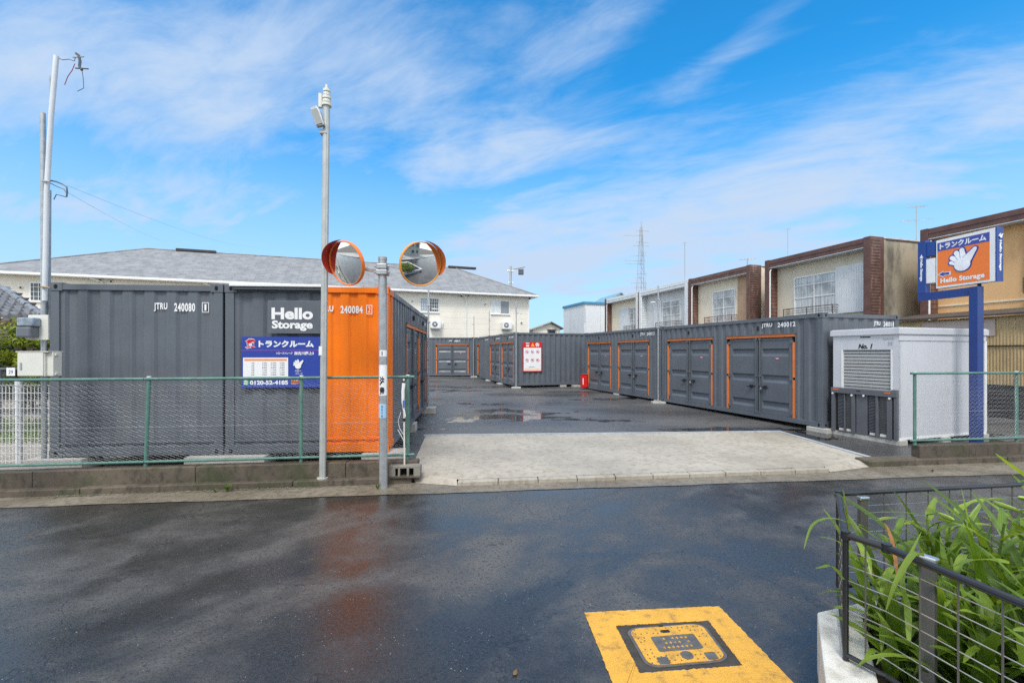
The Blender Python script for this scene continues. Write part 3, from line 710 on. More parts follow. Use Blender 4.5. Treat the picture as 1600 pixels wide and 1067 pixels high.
# ------------------------------------------------------------------ tall street lamp
sp = thing('street_lamp', (PX(504, 6.36), 6.36, .09), 0, 'tall thin pale pole with a grey lamp head and ribbed cap, left of the mirrors', 'lamp')
MB().tube([(0, 0, 0), (.055, 0, 5.36)], .046, 14).build('pole', POLEG, sp, smooth=True)
MB().tube([(.036, -.036, .02), (.09, -.036, 5.0)], .012, 6).build('conduit', POLEG, sp, smooth=True)
MB().tube([(0, 0, 0), (0, 0, .02)], .075, 14).build('base_collar', CONC, sp, smooth=True)
cp = MB()
for i_ in range(5): cp.tube([(.058, 0, 5.20+i_*.05), (.058, 0, 5.235+i_*.05)], .066-.006*(i_ % 2)-.004*i_, 12)
tag(cp.build('ribbed_cap', OFFW, sp, smooth=True), kind='stuff')
MB().tube([(.055, 0, 5.36), (.055, 0, 5.50)], .018, 8).build('cap_pin', OFFW, sp)
MB().tube([(-.02, -.02, 5.36), (-.02, -.02, 5.17)], .03, 8).build('sensor', OFFW, sp, smooth=True)
Lm = Matrix.Translation((-.035, -.04, 5.02)) @ Matrix.Rotation(R(-20), 4, 'Y')
hd = MB(Lm).prism([(-.065, 0, -.14), (.05, 0, -.15), (.06, 0, .05), (.035, 0, .14), (-.06, 0, .13)], (0, -.06, 0)).build('lamp_head', STEEL, sp, bevel=.012)
MB(Lm).prism([(-.05, -.061, -.12), (.035, -.061, -.125), (.03, -.061, .09), (-.045, -.061, .10)], (0, -.008, 0)).build('lamp_lens', mat('lamp_lens', (.3, .3, .28), .3), sp)
MB().box(-.03, .08, -.05, .05, 4.80, 4.86).build('clamp', STEEL, sp, bevel=.008)
MB().tube([(-.004, 0, PZ(555, 6.3)-.09), (-.002, 0, PZ(541, 6.3)-.09)], .0475, 14).build('paper_label', WHITE, sp, smooth=True)

# ------------------------------------------------------------------ leaning service pipes, meter board and cabinet at the left end
yy = 6.28
def V(px, py, Y=yy): return (PX(px, Y), Y, PZ(py, Y))
pp = thing('service_pole', (PX(68, yy), yy, .2), 0, 'bundle of grey and white service pipes leaning up at the left container corner', 'pole')
def L(p): return (p[0]-pp.location.x, p[1]-pp.location.y, p[2]-.2)
MB().tube([L(V(69, 716)), L(V(68, 460)), L(V(67, 177))], .030, 12).build('pipe', STEEL, pp, smooth=True)
MB().tube([L(V(70, 470, 6.24)), L(V(73, 300, 6.24)), L(V(80, 180, 6.24)), L(V(88, 88, 6.24))], .030, 12).build('pipe', mat('white_pvc', (.66, .68, .70), .4, var=.05), pp, smooth=True)
MB().tube([L(V(76, 500, 6.33)), L(V(77, 297, 6.33))], .022, 4).build('channel', STEEL, pp)
MB().tube([L(V(82, 180, 6.26)), L(V(79, 120, 6.26))], .018, 6).build('short_pipe', STEEL, pp)
MB().tube([L(V(64, 448, 6.2)), L(V(79, 450, 6.2))], .012, 6).build('clamp', mat('rusty_clamp', (.35, .24, .12), .6), pp)
MB().tube([L(V(66, 283, 6.2)), L(V(78, 284, 6.2))], .012, 6).build('clamp', STEEL, pp)
def curl(pts, r=.006, m=GREYD, nm='loose_cable'): return MB().tube([L(V(*p)) for p in pts], r, 5).build(nm, m, pp, smooth=True)
curl([(77, 282), (88, 284), (98, 288), (104, 292), (105, 300), (104, 308)], .010)
curl([(78, 286), (90, 292), (100, 296), (105, 304)], .006)
curl([(84, 312), (88, 304), (96, 306), (103, 308)], .006)
curl([(90, 91), (98, 94), (108, 93), (116, 96)], .005)
curl([(117, 100), (113, 110), (106, 120), (101, 133)], .005, mat('red_cable', (.3, .04, .05), .6))
curl([(128, 110), (130, 122), (131, 138), (127, 140), (121, 143)], .0045)
curl([(116, 96), (118, 90)], .004)
MB().tube([L(V(119, 84)), L(V(123, 87)), L(V(125, 96)), L(V(124, 104)), L(V(128, 110))], .017, 7).build('insulator', GREYD, pp, smooth=True)
MB().tube([L(V(114, 90)), L(V(131, 89))], .009, 6).build('insulator_arm', STEEL, pp); MB().tube([L(V(118, 107)), L(V(138, 108))], .009, 6).build('insulator_arm', GREYD, pp)
mbd = thing('meter_board', (PX(60, 6.17), 6.17, PZ(531, 6.17)), 0, 'cream board with a grey electricity meter strapped to the service pipes', 'meter')
w = (75-44)/F*6.17; h = (531-492)/F*6.17
MB().box(-.14, -.14+w, 0, .02, 0, h).build('board', OFFW, mbd, bevel=.004)
MB().box(-.175, .02, -.13, -.001, .03, .17).build('meter_base', mat('meter_grey', (.13, .14, .16), .3), mbd, bevel=.02)
MB().box(-.18, .04, -.11, -.001, .18, .295).build('meter_cover', mat('meter_clear_cover', (.22, .27, .33), .12, var=.3, vscale=12), mbd, bevel=.015)
MB().box(-.21, -.181, -.06, -.001, .19, .27).build('meter_terminal', ALU, mbd, bevel=.005)
cb = thing('electric_cabinet', (PX(57, 6.12), 6.12, PZ(588, 6.12)), 0, 'white steel electrical cabinet just above the fence rail at the far left', 'cabinet')
MB().box(-.22, .14, -.03, .14, 0, .325).build('cabinet_body', OFFW, cb, bevel=.006)
MB().box(-.235, .205, -.045, .16, .326, .338).build('cabinet_lid', OFFW, cb, bevel=.003)
MB().box(-.213, .131, -.042, -.031, .01, .318).build('cabinet_door', OFFW, cb, bevel=.004)
MB().box(-.175, -.15, -.050, -.0425, .09, .19).build('latch', STEEL, cb, bevel=.004)
MB().box(.1405, .225, .0, .12, .005, .32).build('side_box', OFFW, cb, bevel=.004)
for z in (.02, .28): MB().box(.2255, .245, .02, .06, z, z+.025).build('hinge', OFFW, cb)

# ------------------------------------------------------------------ breeze block with wrapped white pipe
bb = thing('breeze_block', (PX(633, 6.42), 6.42, .098), R(4), 'hollow grey breeze block on the kerb at the end of the left fence', 'block')
MB().box(-.215, .215, -.05, .12, 0, .025).build('bottom_slab', CURB_M, bb); MB().box(-.215, .215, -.05, .12, .135, .16).build('top_slab', rough_conc('block_concrete', (.20, .18, .155), (.26, .24, .2), (.12, .1, .085), .1, .85, 6), bb)
for a, b in ((-.215, -.13), (-.09, -.065), (.03, .06), (.125, .215)): MB().box(a, b, -.05, .12, .0255, .1345).build('web', bpy.data.materials['block_concrete'], bb)
MB().box(-.13, .125, .08, .119, .0255, .1345).build('back_web', BLACK, bb)
mk = thing('marker_pipe', (PX(632, 6.46), 6.46, .26), 0, 'thin white pipe standing in the breeze block with a white and blue cloth tied on', 'pipe')
MB().tube([(0, 0, 0), (-.012, .01, 1.22)], .012, 8).build('pipe', mat('cream_pipe', (.68, .65, .56), .5), mk, smooth=True)
MB().tube([(-.008, .0, 1.16), (-.02, -.01, 1.05), (-.02, -.02, .9), (-.004, -.02, .78), (.012, -.008, .68)], .026, 7, .012).build('tied_cloth', WHITEP, mk, smooth=True)
MB().box(-.014, .022, -.048, -.03, .82, .92).build('blue_print', mat('faded_blue', (.08, .16, .36), .6), mk)
MB().tube([(-.008, .0, .62), (-.008, .0, .66)], .018, 8).build('black_tape', BLACK, mk); MB().tube([(-.012, 0, 1.12), (-.012, 0, 1.19)], .019, 8).build('black_tape', BLACK, mk)
MB().tube([(-.01, .0, .42), (-.07, .0, .52), (-.09, .0, .62), (-.05, 0, .75)], .004, 5).build('string', WHITEP, mk); MB().tube([(-.0, .0, .32), (-.05, .0, .42), (-.095, .0, .50)], .005, 5).build('string', WHITEP, mk)

# ------------------------------------------------------------------ thin lamp poles in the lot
def lotpole(px, ytop, Y, label, arm=1, base=True, X=None, wide=.024):
    x = PX(px, Y); z0 = lot_z(x, Y); zt = PZ(ytop, Y)
    r = thing('lamp_pole', (x, Y, z0), 0, label, 'lamp', 'thin galvanised lamp poles of the lot')
    if base: BX('base_slab', CONC, r, -.22, .22, -.14, .14, -.01, .06, bevel=.01)
    MB().tube([(0, 0, .0), (0, 0, zt-z0)], wide, 10).build('pole', STEEL, r, smooth=True)
    MB().tube([(0, 0, .0702), (0, 0, .12)], wide*1.7, 10).build('base_socket', STEEL, r, smooth=True)
    a = arm; MB().tube([(0, 0, zt-z0-.62), (a*.10, -.06, zt-z0-.56), (a*.16, -.1, zt-z0-.58)], .012, 6).build('arm', STEEL, r, smooth=True)
    MB().box(-.04, .04, -.07, .07, -.02, .02).build('lamp_head', WHITEP, r, loc=(a*.22, -.14, zt-z0-.60), rz=-a*.8, bevel=.01)
    for zc in (zt-z0-.5, 2.6): MB().box(-.045, .045, -.05, .05, zc, zc+.03).build('clamp', STEEL, r)
lotpole(669.5, 452, 13.5, 'thin lamp pole behind the orange cornered container, in front of the apartment window', 1)
lotpole(740.5, 494, 30.3, 'thin lamp pole at the seam of the two back row containers', -1)
lotpole(764.5, 486, 26.9, 'thin lamp pole at the rear end of the middle block, left of the warning board', 1)
lotpole(806.5, 470, 21.65, 'thin lamp pole at the corner of the warning board container', 1)
lotpole(1028.5, 446, 15.75, 'thin lamp pole at the seam of the right container row, before the white house', -1, base=True)
r_ = bpy.data.objects['lamp_pole.004']

# ------------------------------------------------------------------ warning board, extinguisher box
q = thing('warning_board', (0, 0, 0), 0, 'red and white warning board with six round pictograms on the middle container', 'sign')
mdir = Vector((YR.x, YR.y)); WM = PF(mo, mdir); s0, s1, z0, z1 = PR(mo, mdir, 816.5, 846.5, 534, 580.5)
BX('panel', RED, q, s0, s1, z0, z1, .012, .03, WM); W_, H_ = s1-s0, z1-z0
def bx2(nm, m, a, b, c, d, e=.0302, f=.032): return MB(WM).box(s0+a*W_, s0+b*W_, z0+c*H_, z0+d*H_, e, f).build(nm, m, q)
bx2('notice_sheet', WHITE, .05, .95, .03, .80)
text('警', 'headline', WHITE, q, WM, s0+.14*W_, s0+.36*W_, z0+.835*H_, z0+.97*H_, .03, .034); text('告', 'headline', WHITE, q, WM, s0+.65*W_, s0+.87*W_, z0+.835*H_, z0+.97*H_, .03, .034)
YELP = mat('yellow_print', (.85, .45, .02), .5)
MB(WM).face([(s0+.41*W_, z0+.84*H_, .034), (s0+.61*W_, z0+.84*H_, .034), (s0+.51*W_, z0+.97*H_, .034)]).build('warning_triangle', YELP, q, fix=False)
for r2 in range(2):
    for c2_ in range(3):
        cx, cz = s0+(.22+.28*c2_)*W_, z0+(.66-.28*r2)*H_
        ring = MB(WM)
        for k in range(20):
            a, b = 2*pi*k/20, 2*pi*(k+1)/20
            ring.face([(cx+.085*cos(a), cz+.085*sin(a), .034), (cx+.085*cos(b), cz+.085*sin(b), .034), (cx+.068*cos(b), cz+.068*sin(b), .034), (cx+.068*cos(a), cz+.068*sin(a), .034)])
        ring.face([(cx-.055, cz+.04, .0345), (cx-.042, cz+.052, .0345), (cx+.055, cz-.04, .0345), (cx+.042, cz-.052, .0345)])
        ring.build('pictogram_ring', RED, q, fix=False)
        MB(WM).box(cx-.03-.01*c2_, cx+.03, cz-.02, cz+.02+.01*r2, .0325, .0335).build('pictogram_mark', BLACK, q)
bx2('notice_line', DKP, .3, .62, .145, .16, .0325, .0335); bx2('notice_line', YELP, .1, .9, .065, .085, .0325, .0335)
ex = thing('extinguisher_box', (PX(912.5, 21.2), 21.2, .225), R(6), 'red upright fire extinguisher box at the corner between middle block and right row', 'box')
BX('box_body', RED, ex, -.145, .145, -.10, .10, 0, .60, bevel=.02); BX('box_door', RED, ex, -.125, .125, -.112, -.101, .03, .56, bevel=.005)
BX('door_print', WHITE, ex, -.09, -.05, -.114, -.1125, .15, .45); BX('box_lid', RED, ex, -.155, .155, -.12, .11, .601, .625, bevel=.008)

# ------------------------------------------------------------------ white storage shed with shutter
sn = Vector((PX(1404, 8.85), 8.85)); so = sn-XR*1.31; SL = 2.63; sb = .145; sh = 2.348
shd = thing('shed', (so.x, so.y, 0), RZR, 'white steel shed with grey roller shutter and No. 1 lettering, right of the containers', 'shed')
MS = frame((0, 0, 0), (1, 0, 0), (0, 0, 1)); MSR = frame((1.31, 0, 0), (0, 1, 0), (0, 0, 1))
def sl(px): return PL(so, XR, px)
a0, a1 = sl(1316), sl(1393)
BX('front_post', SHEDW, shd, 0, a0-.02, sb, sh-.14, -.08, 0, MS, bevel=.004); BX('front_post', SHEDW, shd, a1+.02, 1.31, sb, sh-.14, -.08, 0, MS, bevel=.004)
zs = PZ(546.5, 9.4); BX('header_panel', SHEDW, shd, a0-.019, a1+.019, zs, sh-.14, -.08, -.002, MS)
BX('guide_rail', WHITEP, shd, a0-.0195, a0+.012, sb, zs-.002, -.06, .006, MS); BX('guide_rail', WHITEP, shd, a1-.012, a1+.0195, sb, zs-.002, -.06, .006, MS)
z = sb+.02
while z < zs-.01:
    MB(MS).prism([(a0+.013, z+.002, -.05), (a0+.013, z+.066, -.05), (a0+.013, z+.058, -.026), (a0+.013, z+.010, -.024)], (a1-a0-.026, 0, 0)).build('shutter_slat', SHUT, shd); z += .069
BX('shutter_backing', BLACK, shd, a0+.012, a1-.012, sb, zs-.002, -.075, -.055, MS)
text('No. 1', 'number_lettering', BLACK, shd, MS, sl(1341), sl(1363.5), PZ(545, 9.4), PZ(537.2, 9.4), .05, .002, shear=.25)
BX('vent_slot', BLACK, shd, sl(1344), sl(1360), PZ(527.5, 9.4), PZ(525.8, 9.4), -.01, .002, MS)
text('NXN-51S', 'faint_lettering', mat('faint_grey_print', (.3, .3, .32), .6), shd, MS, sl(1380), sl(1396), PZ(531, 9), PZ(528.5, 9), .005, .002)
text('210', 'faint_lettering', bpy.data.materials['faint_grey_print'], shd, MS, sl(1387), sl(1394), PZ(540, 9), PZ(534, 9), .005, .002)
n = 20; mb = MB(MSR); w = SL/n
for k in range(n):
    a = k*w; mb.face([(a, sb, 0), (a+w-.012, sb, 0), (a+w-.012, sh-.14, 0), (a, sh-.14, 0)]); mb.face([(a+w-.012, sb, 0), (a+w-.008, sb, -.008), (a+w-.008, sh-.14, -.008), (a+w-.012, sh-.14, 0)])
    mb.face([(a+w-.008, sb, -.008), (a+w, sb, 0), (a+w, sh-.14, 0), (a+w-.008, sh-.14, -.008)])
mb.build('side_wall', SHEDW, shd, fix=False)
BX('upper_trim', SHEDW, shd, 0, SL, sh-.26, sh-.14, .001, .012, MSR); BX('lower_trim', WHITEP, shd, 0, SL, sb, sb+.04, .001, .014, MSR); BX('corner_trim', WHITEP, shd, SL-.05, SL+.01, sb+.041, sh-.261, .001, .016, MSR)
BX('far_wall', SHEDW, shd, 0.001, .02, .01, SL, sb, sh-.14); BX('back_wall', SHEDW, shd, .021, 1.29, SL-.02, SL, sb, sh-.14)
mb = MB(); mb.box(-.045, 1.345, -.035, SL+.04, sh-.138, sh-.02).build('roof_edge', SHEDW, shd, bevel=.006)
BX('roof_top', SHEDW, shd, -.02, 1.325, -.015, SL+.02, sh-.019, sh)
for (x, y) in ((.65, .06), (.65, SL/2), (.65, SL-.1)):
    q = BX('base_block', CONC, shd, .01, 1.36, y-.10, y+.12, lot_z(8, 9)-.01, sb-.002, bevel=.006)
# louvred grey panels standing against the shed front
lp_ = thing('louvred_panel', (so.x, so.y, 0), RZR, 'grey louvred steel panel with white bolts leaning on the lower half of the shed front', 'panel')
b0, b1, zt, zb_ = sl(1302.5)+.0, 1.325, PZ(609, 9.3), sb+.002
DG = mat('louvre_grey_paint', (.11, .115, .13), .45, var=.08)
BX('top_beam', DG, lp_, b0, b1, zt-.115, zt, .01, .085, MS, bevel=.005)
cols = [(0, .055, 'p'), (.055, .10, 'g'), (.10, .21, 'l'), (.21, .225, 'p'), (.225, .33, 'm'), (.33, .385, 'p'), (.385, .40, 'g'), (.40, .57, 's'), (.57, .585, 'g'), (.585, .70, 'l'), (.70, .735, 'p'), (.735, .86, 'm'), (.86, .93, 'p'), (.93, .955, 'g'), (.955, 1, 'p')]
W_ = b1-b0
for a, b, t_ in cols:
    a, b = b0+a*W_, b0+b*W_
    if t_ == 'p': BX('upright', DG, lp_, a+.001, b-.001, zb_, zt-.116, .012, .07, MS, bevel=.004)
    elif t_ == 'g': BX('recess', BLACK, lp_, a, b, zb_, zt-.117, .008, .02, MS)
    elif t_ == 's': BX('flat_panel', DG, lp_, a, b, zb_, zt-.117, .012, .045, MS)
    else:
        BX('louvre_backing', BLACK if t_ == 'l' else mat('wire_backing', (.10, .10, .095), .7), lp_, a, b, zb_, zt-.117, .008, .022, MS)
        z = zb_+.09
        while z < zt-.15:
            MB(MS).prism([(a+.006, z, .0225), (a+.006, z+.010, .05), (a+.006, z+.022, .048), (a+.006, z+.014, .0225)] if t_ == 'l' else [(a+.004, z, .0225), (a+.004, z, .034), (a+.004, z+.008, .034), (a+.004, z+.008, .0225)], (b-a-.012, 0, 0)).build('louvre', DG, lp_)
            z += .030 if t_ == 'l' else .034
        BX('paper_tag', OFFW, lp_, a+.02, b-.025, zb_+.025, zb_+.075, .0355, .038, MS)
        BX('lower_strip', DG, lp_, a+.001, b-.001, zb_, zb_+.022, .0225, .055, MS)
for fx, fz in ((.03, -.13), (.345, -.14), (.53, -.13), (.905, -.14)): MB(MS).tube([(b0+fx*W_, zt+fz, .071), (b0+fx*W_, zt+fz, .09)], .020, 12).build('white_bolt', WHITE, lp_, smooth=True)
for fx in (.04, .83): BX('orange_sticker', ORTRIM, lp_, b0+fx*W_, b0+(fx+.09)*W_, zt-.045, zt-.025, .0855, .087, MS)
BX('slot', BLACK, lp_, b0+.42*W_, b0+.48*W_, zt-.05, zt-.03, .0855, .087, MS); BX('upper_corner', DG, lp_, b1-.10, b1-.001, zt+.001, zt+.03, .01, .08, MS)

# ------------------------------------------------------------------ blue post with rental sign
ds = Vector((-.152, 1)).normalized(); xs_ = -ds; o_ = Vector((PX(1462.6, 9.62), 9.62))
ss = thing('rental_sign', (PX(1525, 8.9), 8.9, 0), 0, 'orange and blue rental sign box with white hand emblem on a blue post', 'sign')
inv = Matrix.Translation((-ss.location.x, -ss.location.y, 0)); FG = inv @ frame((o_.x, o_.y, 3.20), (xs_.x, xs_.y, 0), (0, 0, 1)); SW, SH = 1.045, 1.012
pz = lot_z(9, 8.9)-.02
MB(inv @ Matrix.Translation((ss.location.x, ss.location.y, 0)) @ Matrix.Rotation(ang(xs_.x, xs_.y), 4, 'Z')).box(-.075, .075, -.07, .08, pz, 3.14).build('post', NAVY, ss, bevel=.006)
MB(FG).box(-.20, .30, -.245, -.09, -.16, .02).build('lower_arm', NAVY, ss, bevel=.005) if False else None
ax = PL(o_, xs_, 1525)
MB(FG).box(-.36, ax-.076, -.22, -.06, -.10, .02).build('lower_arm', NAVY, ss, bevel=.005)
MB(FG).box(-.36, -.20, -.0595, 1.07, -.11, .02).build('side_board', BLUE, ss, bevel=.005)
MB(FG).box(-.199, -.02, .72, 1.02, -.10, .0).build('side_board_head', BLUE, ss); MB(FG).box(-.199, -.02, .14, .66, -.10, .0).build('rear_lamp_box', WHITEP, ss)
MB(FG).tube([(ax, -.06, -.08), (ax, .0, -.08)], .03, 8).build('stub', BLACK, ss)
MB(FG).box(0, SW, 0, SH, -.15, 0).build('lamp_box', WHITEP, ss, bevel=.006)
MB(FG).box(.03, SW-.09, .045, SH-.06, .0005, .004).build('orange_face', mat('orange_sign_face', (.86, .20, .03), .4, var=.02), ss)
SBL = mat('violet_blue_print', (.055, .075, .33), .4, var=.02)
MB(FG).box(.03, SW-.09, SH-.235, SH-.06, .0045, .006).build('blue_band', SBL, ss)
text('トランクルーム', 'headline', WHITE, ss, FG, .075, SW-.14, SH-.205, SH-.085, .045, .0065)
hand(FG, ss, .50, .50, .50, mat('sign_white', (.82, .82, .84), .45), SBL, .0065)
text('Hello Storage', 'lettering', WHITE, ss, FG, .09, SW-.17, .07, .20, .042, .0065, 1.05)
ar = [(.06, .285), (.15, .335), (.15, .31), (.26, .31), (.26, .26), (.15, .26), (.15, .235)]
cxa, cza = .15, .285
MB(FG).face([((x-cxa)*1.22+cxa, (z_-cza)*1.4+cza, .0065) for x, z_ in ar]).build('arrow_outline', WHITE, ss, fix=False); MB(FG).face([(x, z_, .0072) for x, z_ in ar]).build('arrow', SBL, ss, fix=False)
MB(FG).box(SW+.001, SW+.022, -.005, SH+.006, -.152, .004).build('end_board', BLUE, ss, bevel=.003)
e0 = FG @ Vector((SW+.0235, SH, 0)); nd = Vector((-xs_.y, xs_.x)); 
FE = frame((e0.x, e0.y, e0.z), (0, 0, -1), (nd.x, nd.y, 0))
text('Hello Storage', 'vertical_lettering', WHITE, ss, FE, .24, .82, .045, .115, .05, .001)
hand(frame((e0.x, e0.y, e0.z), (nd.x, nd.y, 0), (0, 0, 1)), ss, .08, -.16, .10, WHITE, BLUE, .0015)
e1 = FG @ Vector((-.30, 1.0, .021)); FE2 = frame((e1.x, e1.y, e1.z), (0, 0, -1), (xs_.x, xs_.y, 0))
text('Hello Storage', 'vertical_lettering', WHITE, ss, FE2, .32, .80, -.02, .05, .05, .001)
e2 = FE2.translation; MB(FG).face([(-.32, .70, .0215), (-.28, .78, .0215), (-.24, .70, .0215)]).build('arrow', WHITE, ss, fix=False)

# ------------------------------------------------------------------ painted yellow box and valve cover on the road
ym = thing('road_marking', (0, 0, 0), 0, 'yellow painted rectangle on the wet road around a metal cover', 'marking')
A, B = GP(913, 957), GP(1123, 947); C, D = GP(1240, 1067), GP(957, 1067)
C2 = B+(C-B)*1.55; D2 = A+(D-A)*1.55
ymat = mat('yellow_road_paint', (.76, .40, .05), .5, var=.08, vscale=4, bump=.9, bscale=140, dirt=((.20, .13, .06), .75, 11), rvar=.1)
def q4(u, v, z=0.0, K=None):
    a, b, c, d = K; p = a*(1-u)*(1-v)+b*u*(1-v)+c*u*v+d*(1-u)*v; return (p.x, p.y, z)
K1 = (A, B, C2, D2)
KB = (GP(962, 978), GP(1107, 970), GP(1160, 1040), GP(1000, 1052)); KL = (GP(976, 983), GP(1098, 974), GP(1143, 1034), GP(1012, 1046))
mb = MB(); oq = [Vector(p) for p in (A, B, C2, D2)]
for i_ in range(4):
    j_ = (i_+1) % 4; N_ = 60; jo = [Vector((random.gauss(0, .0022), random.gauss(0, .0022))) for _ in range(N_+1)]; ji = [Vector((random.gauss(0, .002), random.gauss(0, .002))) for _ in range(N_+1)]
    jo[0] = jo[-1] = ji[0] = ji[-1] = Vector((0, 0))
    for k in range(N_):
        P = []
        for (c0, c1, jj, kk) in ((oq[i_], oq[j_], jo, k), (oq[i_], oq[j_], jo, k+1), (KB[i_], KB[j_], ji, k+1), (KB[i_], KB[j_], ji, k)):
            q_ = Vector(c0).lerp(Vector(c1), kk/N_); P.append((q_.x+jj[kk].x, q_.y+jj[kk].y, .004))
        mb.face(P)
mb.build('paint', ymat, ym, fix=False)
vc = thing('valve_cover', (0, 0, 0), 0, 'rounded yellow and grey metal valve cover set in the road marking', 'cover')
mb = MB(); mb.face([(p.x, p.y, .003) for p in KB]); mb.build('asphalt_surround', mat('dark_patch_asphalt', (.05, .042, .035), .7, bump=.8, bscale=70, var=.3, vscale=8), vc, fix=False)
def rr(K, u0, u1, v0, v1, rad, z0, z1, name, m, n=6):
    P = []
    for cx, cy, a0 in ((u1-rad, v0+rad, -pi/2), (u1-rad, v1-rad, 0), (u0+rad, v1-rad, pi/2), (u0+rad, v0+rad, pi)):
        for k in range(n+1): a = a0+pi/2*k/n; P.append(q4(cx+rad*cos(a), cy+rad*sin(a), z0, K))
    return MB().prism(P, (0, 0, z1-z0)).build(name, m, vc)
IRON = mat('worn_cast_iron', (.13, .125, .12), .5, .3, var=.2, vscale=20, bump=.3, bscale=90)
rr(KL, 0, 1, 0, 1, .17, .0035, .008, 'cover_frame', IRON); rr(KL, .035, .965, .04, .96, .15, .0085, .012, 'lid', ymat); rr(KL, .24, .78, .30, .68, .03, .0125, .0145, 'name_plate', IRON)
rr(KL, .16, .29, .80, .955, .02, .0125, .0145, 'worn_patch', IRON); rr(KL, .74, .87, .78, .95, .02, .0125, .0145, 'worn_patch', IRON); rr(KL, .46, .60, .71, .90, .07, .0125, .0145, 'round_badge', IRON)
rr(KL, .40, .52, .14, .22, .035, .0125, .0135, 'key_slot', BLACK); rr(KL, .42, .48, .005, .05, .01, .0126, .0135, 'lift_slot', BLACK)
dots = MB()
for i_ in range(13):
    for j_ in range(9):
        u, v = .09+i_*.068, .10+j_*.1
        if (.2 < u < .82 and .25 < v < .73) or random.random() < .25: continue
        p = q4(u+random.uniform(-.012, .012), v+random.uniform(-.02, .02), 0, KL); dots.box(p[0]-.004, p[0]+.004, p[1]-.004, p[1]+.004, .0122, .0142)
tag(dots.build('stud', IRON, vc), kind='stuff')
lt = MB()
for i_ in range(7):
    for j_ in range(3):
        if random.random() < .2: continue
        p = q4(.33+i_*.055, .38+j_*.11, 0, KL); lt.box(p[0]-.012, p[0]+.006, p[1]-.003, p[1]+.003, .0147, .0155)
        lt.box(p[0]-.004, p[0]+.001, p[1]-.012, p[1]+.010, .0157, .0163)
tag(lt.build('worn_lettering', ymat, vc), kind='stuff')
lf = GP(805, 1052); fl = MB().face([(-.012, -.02, 0), (.006, -.022, .004), (.014, .0, .002), (.008, .022, .006), (-.008, .018, .001), (-.014, .0, .004)]).build('fallen_leaf', mat('brown_dead_leaf', (.16, .09, .03), .7), None, (lf.x, lf.y, .006), fix=False)
tag(fl, 'small brown fallen leaf on the wet road left of the yellow marking', 'leaf')
# ------------------------------------------------------------------ windows
def window(M, root, s0, s1, z0, z1, d, frame_m, glass_m, cols_=2, rows=(1,), fw=.05, sill=True, grid=None, curtain=None):
    """framed window standing proud of plane M at depth d; each pane its own object"""
    fr = MB(M); f = fw
    fr.box(s0, s1, z1-f, z1, d-.05, d+.03).box(s0, s1, z0, z0+f, d-.05, d+.03).box(s0, s0+f, z0+f, z1-f, d-.05, d+.03).box(s1-f, s1, z0+f, z1-f, d-.05, d+.03)
    w = fr.build('window_frame', frame_m, root)
    n = cols_; iw = (s1-s0-2*f); x = s0+f; tot = sum(rows); ih = z1-z0-2*f
    for k in range(n):
        xa, xb = x+iw*k/n, x+iw*(k+1)/n; zc = z0+f
        for j, rw in enumerate(rows):
            za, zb = zc, zc+ih*rw/tot; zc = zb
            g = glass_m[k % len(glass_m)] if isinstance(glass_m, (list, tuple)) else glass_m
            MB(M).box(xa+.001, xb-.001, za+.001, zb-.001, d-.03, d-.012+.012*(k % 2)).build('pane', g, w)
            if j: MB(M).box(xa+.002, xb-.002, za-.018, za+.018, d-.01+.012*(k % 2), d+.015+.01*(k % 2)).build('glazing_bar', frame_m, w)
        if k: MB(M).box(xa-.022, xa+.022, z0+f, z1-f, d-.008, d+.032).build('mullion', frame_m, w)
    if grid:
        gx, gz = grid; g_ = MB(M)
        for i in range(1, gx): g_.box(s0+(s1-s0)*i/gx-.012, s0+(s1-s0)*i/gx+.012, z0+f, z1-f, d+.004, d+.026)
        for i in range(1, gz): g_.box(s0+f, s1-f, z0+(z1-z0)*i/gz-.012, z0+(z1-z0)*i/gz+.012, d+.004, d+.028)
        g_.build('muntin_grid', frame_m, w)
    if sill: MB(M).box(s0-.04, s1+.04, z0-.05, z0-.001, d-.04, d+.07).build('sill', frame_m, w)
    return w
def curtain_mat():
    m = bpy.data.materials.new('net_curtain_glass'); m.use_nodes = True; t = NT(m.node_tree); b = t.n['Principled BSDF']
    tc = t.node('ShaderNodeTexCoord'); v = t.mapping(tc.outputs['Object'], (14, 14, .5))
    n = t.noise(v, 1.6, 3, .5); n2 = t.noise(tc.outputs['Object'], 1.1, 3, .5)
    c = t.mix(t.ramp(n, .3, .7), (.30, .32, .33), (.68, .69, .68)); c = t.mix(t.m('MULTIPLY', t.ramp(n2, .5, .7), .6), c, (.16, .18, .19))
    t.put(b.inputs['Base Color'], c); b.inputs['Roughness'].default_value = .08; b.inputs['Specular IOR Level'].default_value = .7
    return m
CURT = curtain_mat()

# ------------------------------------------------------------------ row of two storey terrace houses on the right
hd_ = Vector((-.29, 1)).normalized(); hx = -hd_; hrz = ang(hx.x, hx.y)
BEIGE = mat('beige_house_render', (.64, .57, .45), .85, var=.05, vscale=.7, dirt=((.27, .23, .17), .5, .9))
BEIGED = mat('dark_blotched_beige_render', (.42, .365, .27), .85, var=.14, vscale=.6, dirt=((.09, .075, .06), .9, .7))  # darker beige than the front render, with broad near-black blotches
CREAMH = mat('cream_house_render', (.78, .69, .54), .85, var=.04, dirt=((.5, .42, .3), .4, 1))
WHH = mat('white_house_siding', (.62, .63, .63), .7, var=.05, dirt=((.42, .42, .4), .4, 1.2))
PEACH = mat('peach_house_render', (.78, .47, .22), .85, var=.06, vscale=.8, dirt=((.42, .2, .09), .6, 1.3))
TANW = mat('tan_wood_panel', (.50, .32, .20), .7, var=.12)
RUST = mat('rusty_railing', (.16, .07, .04), .7, var=.3)
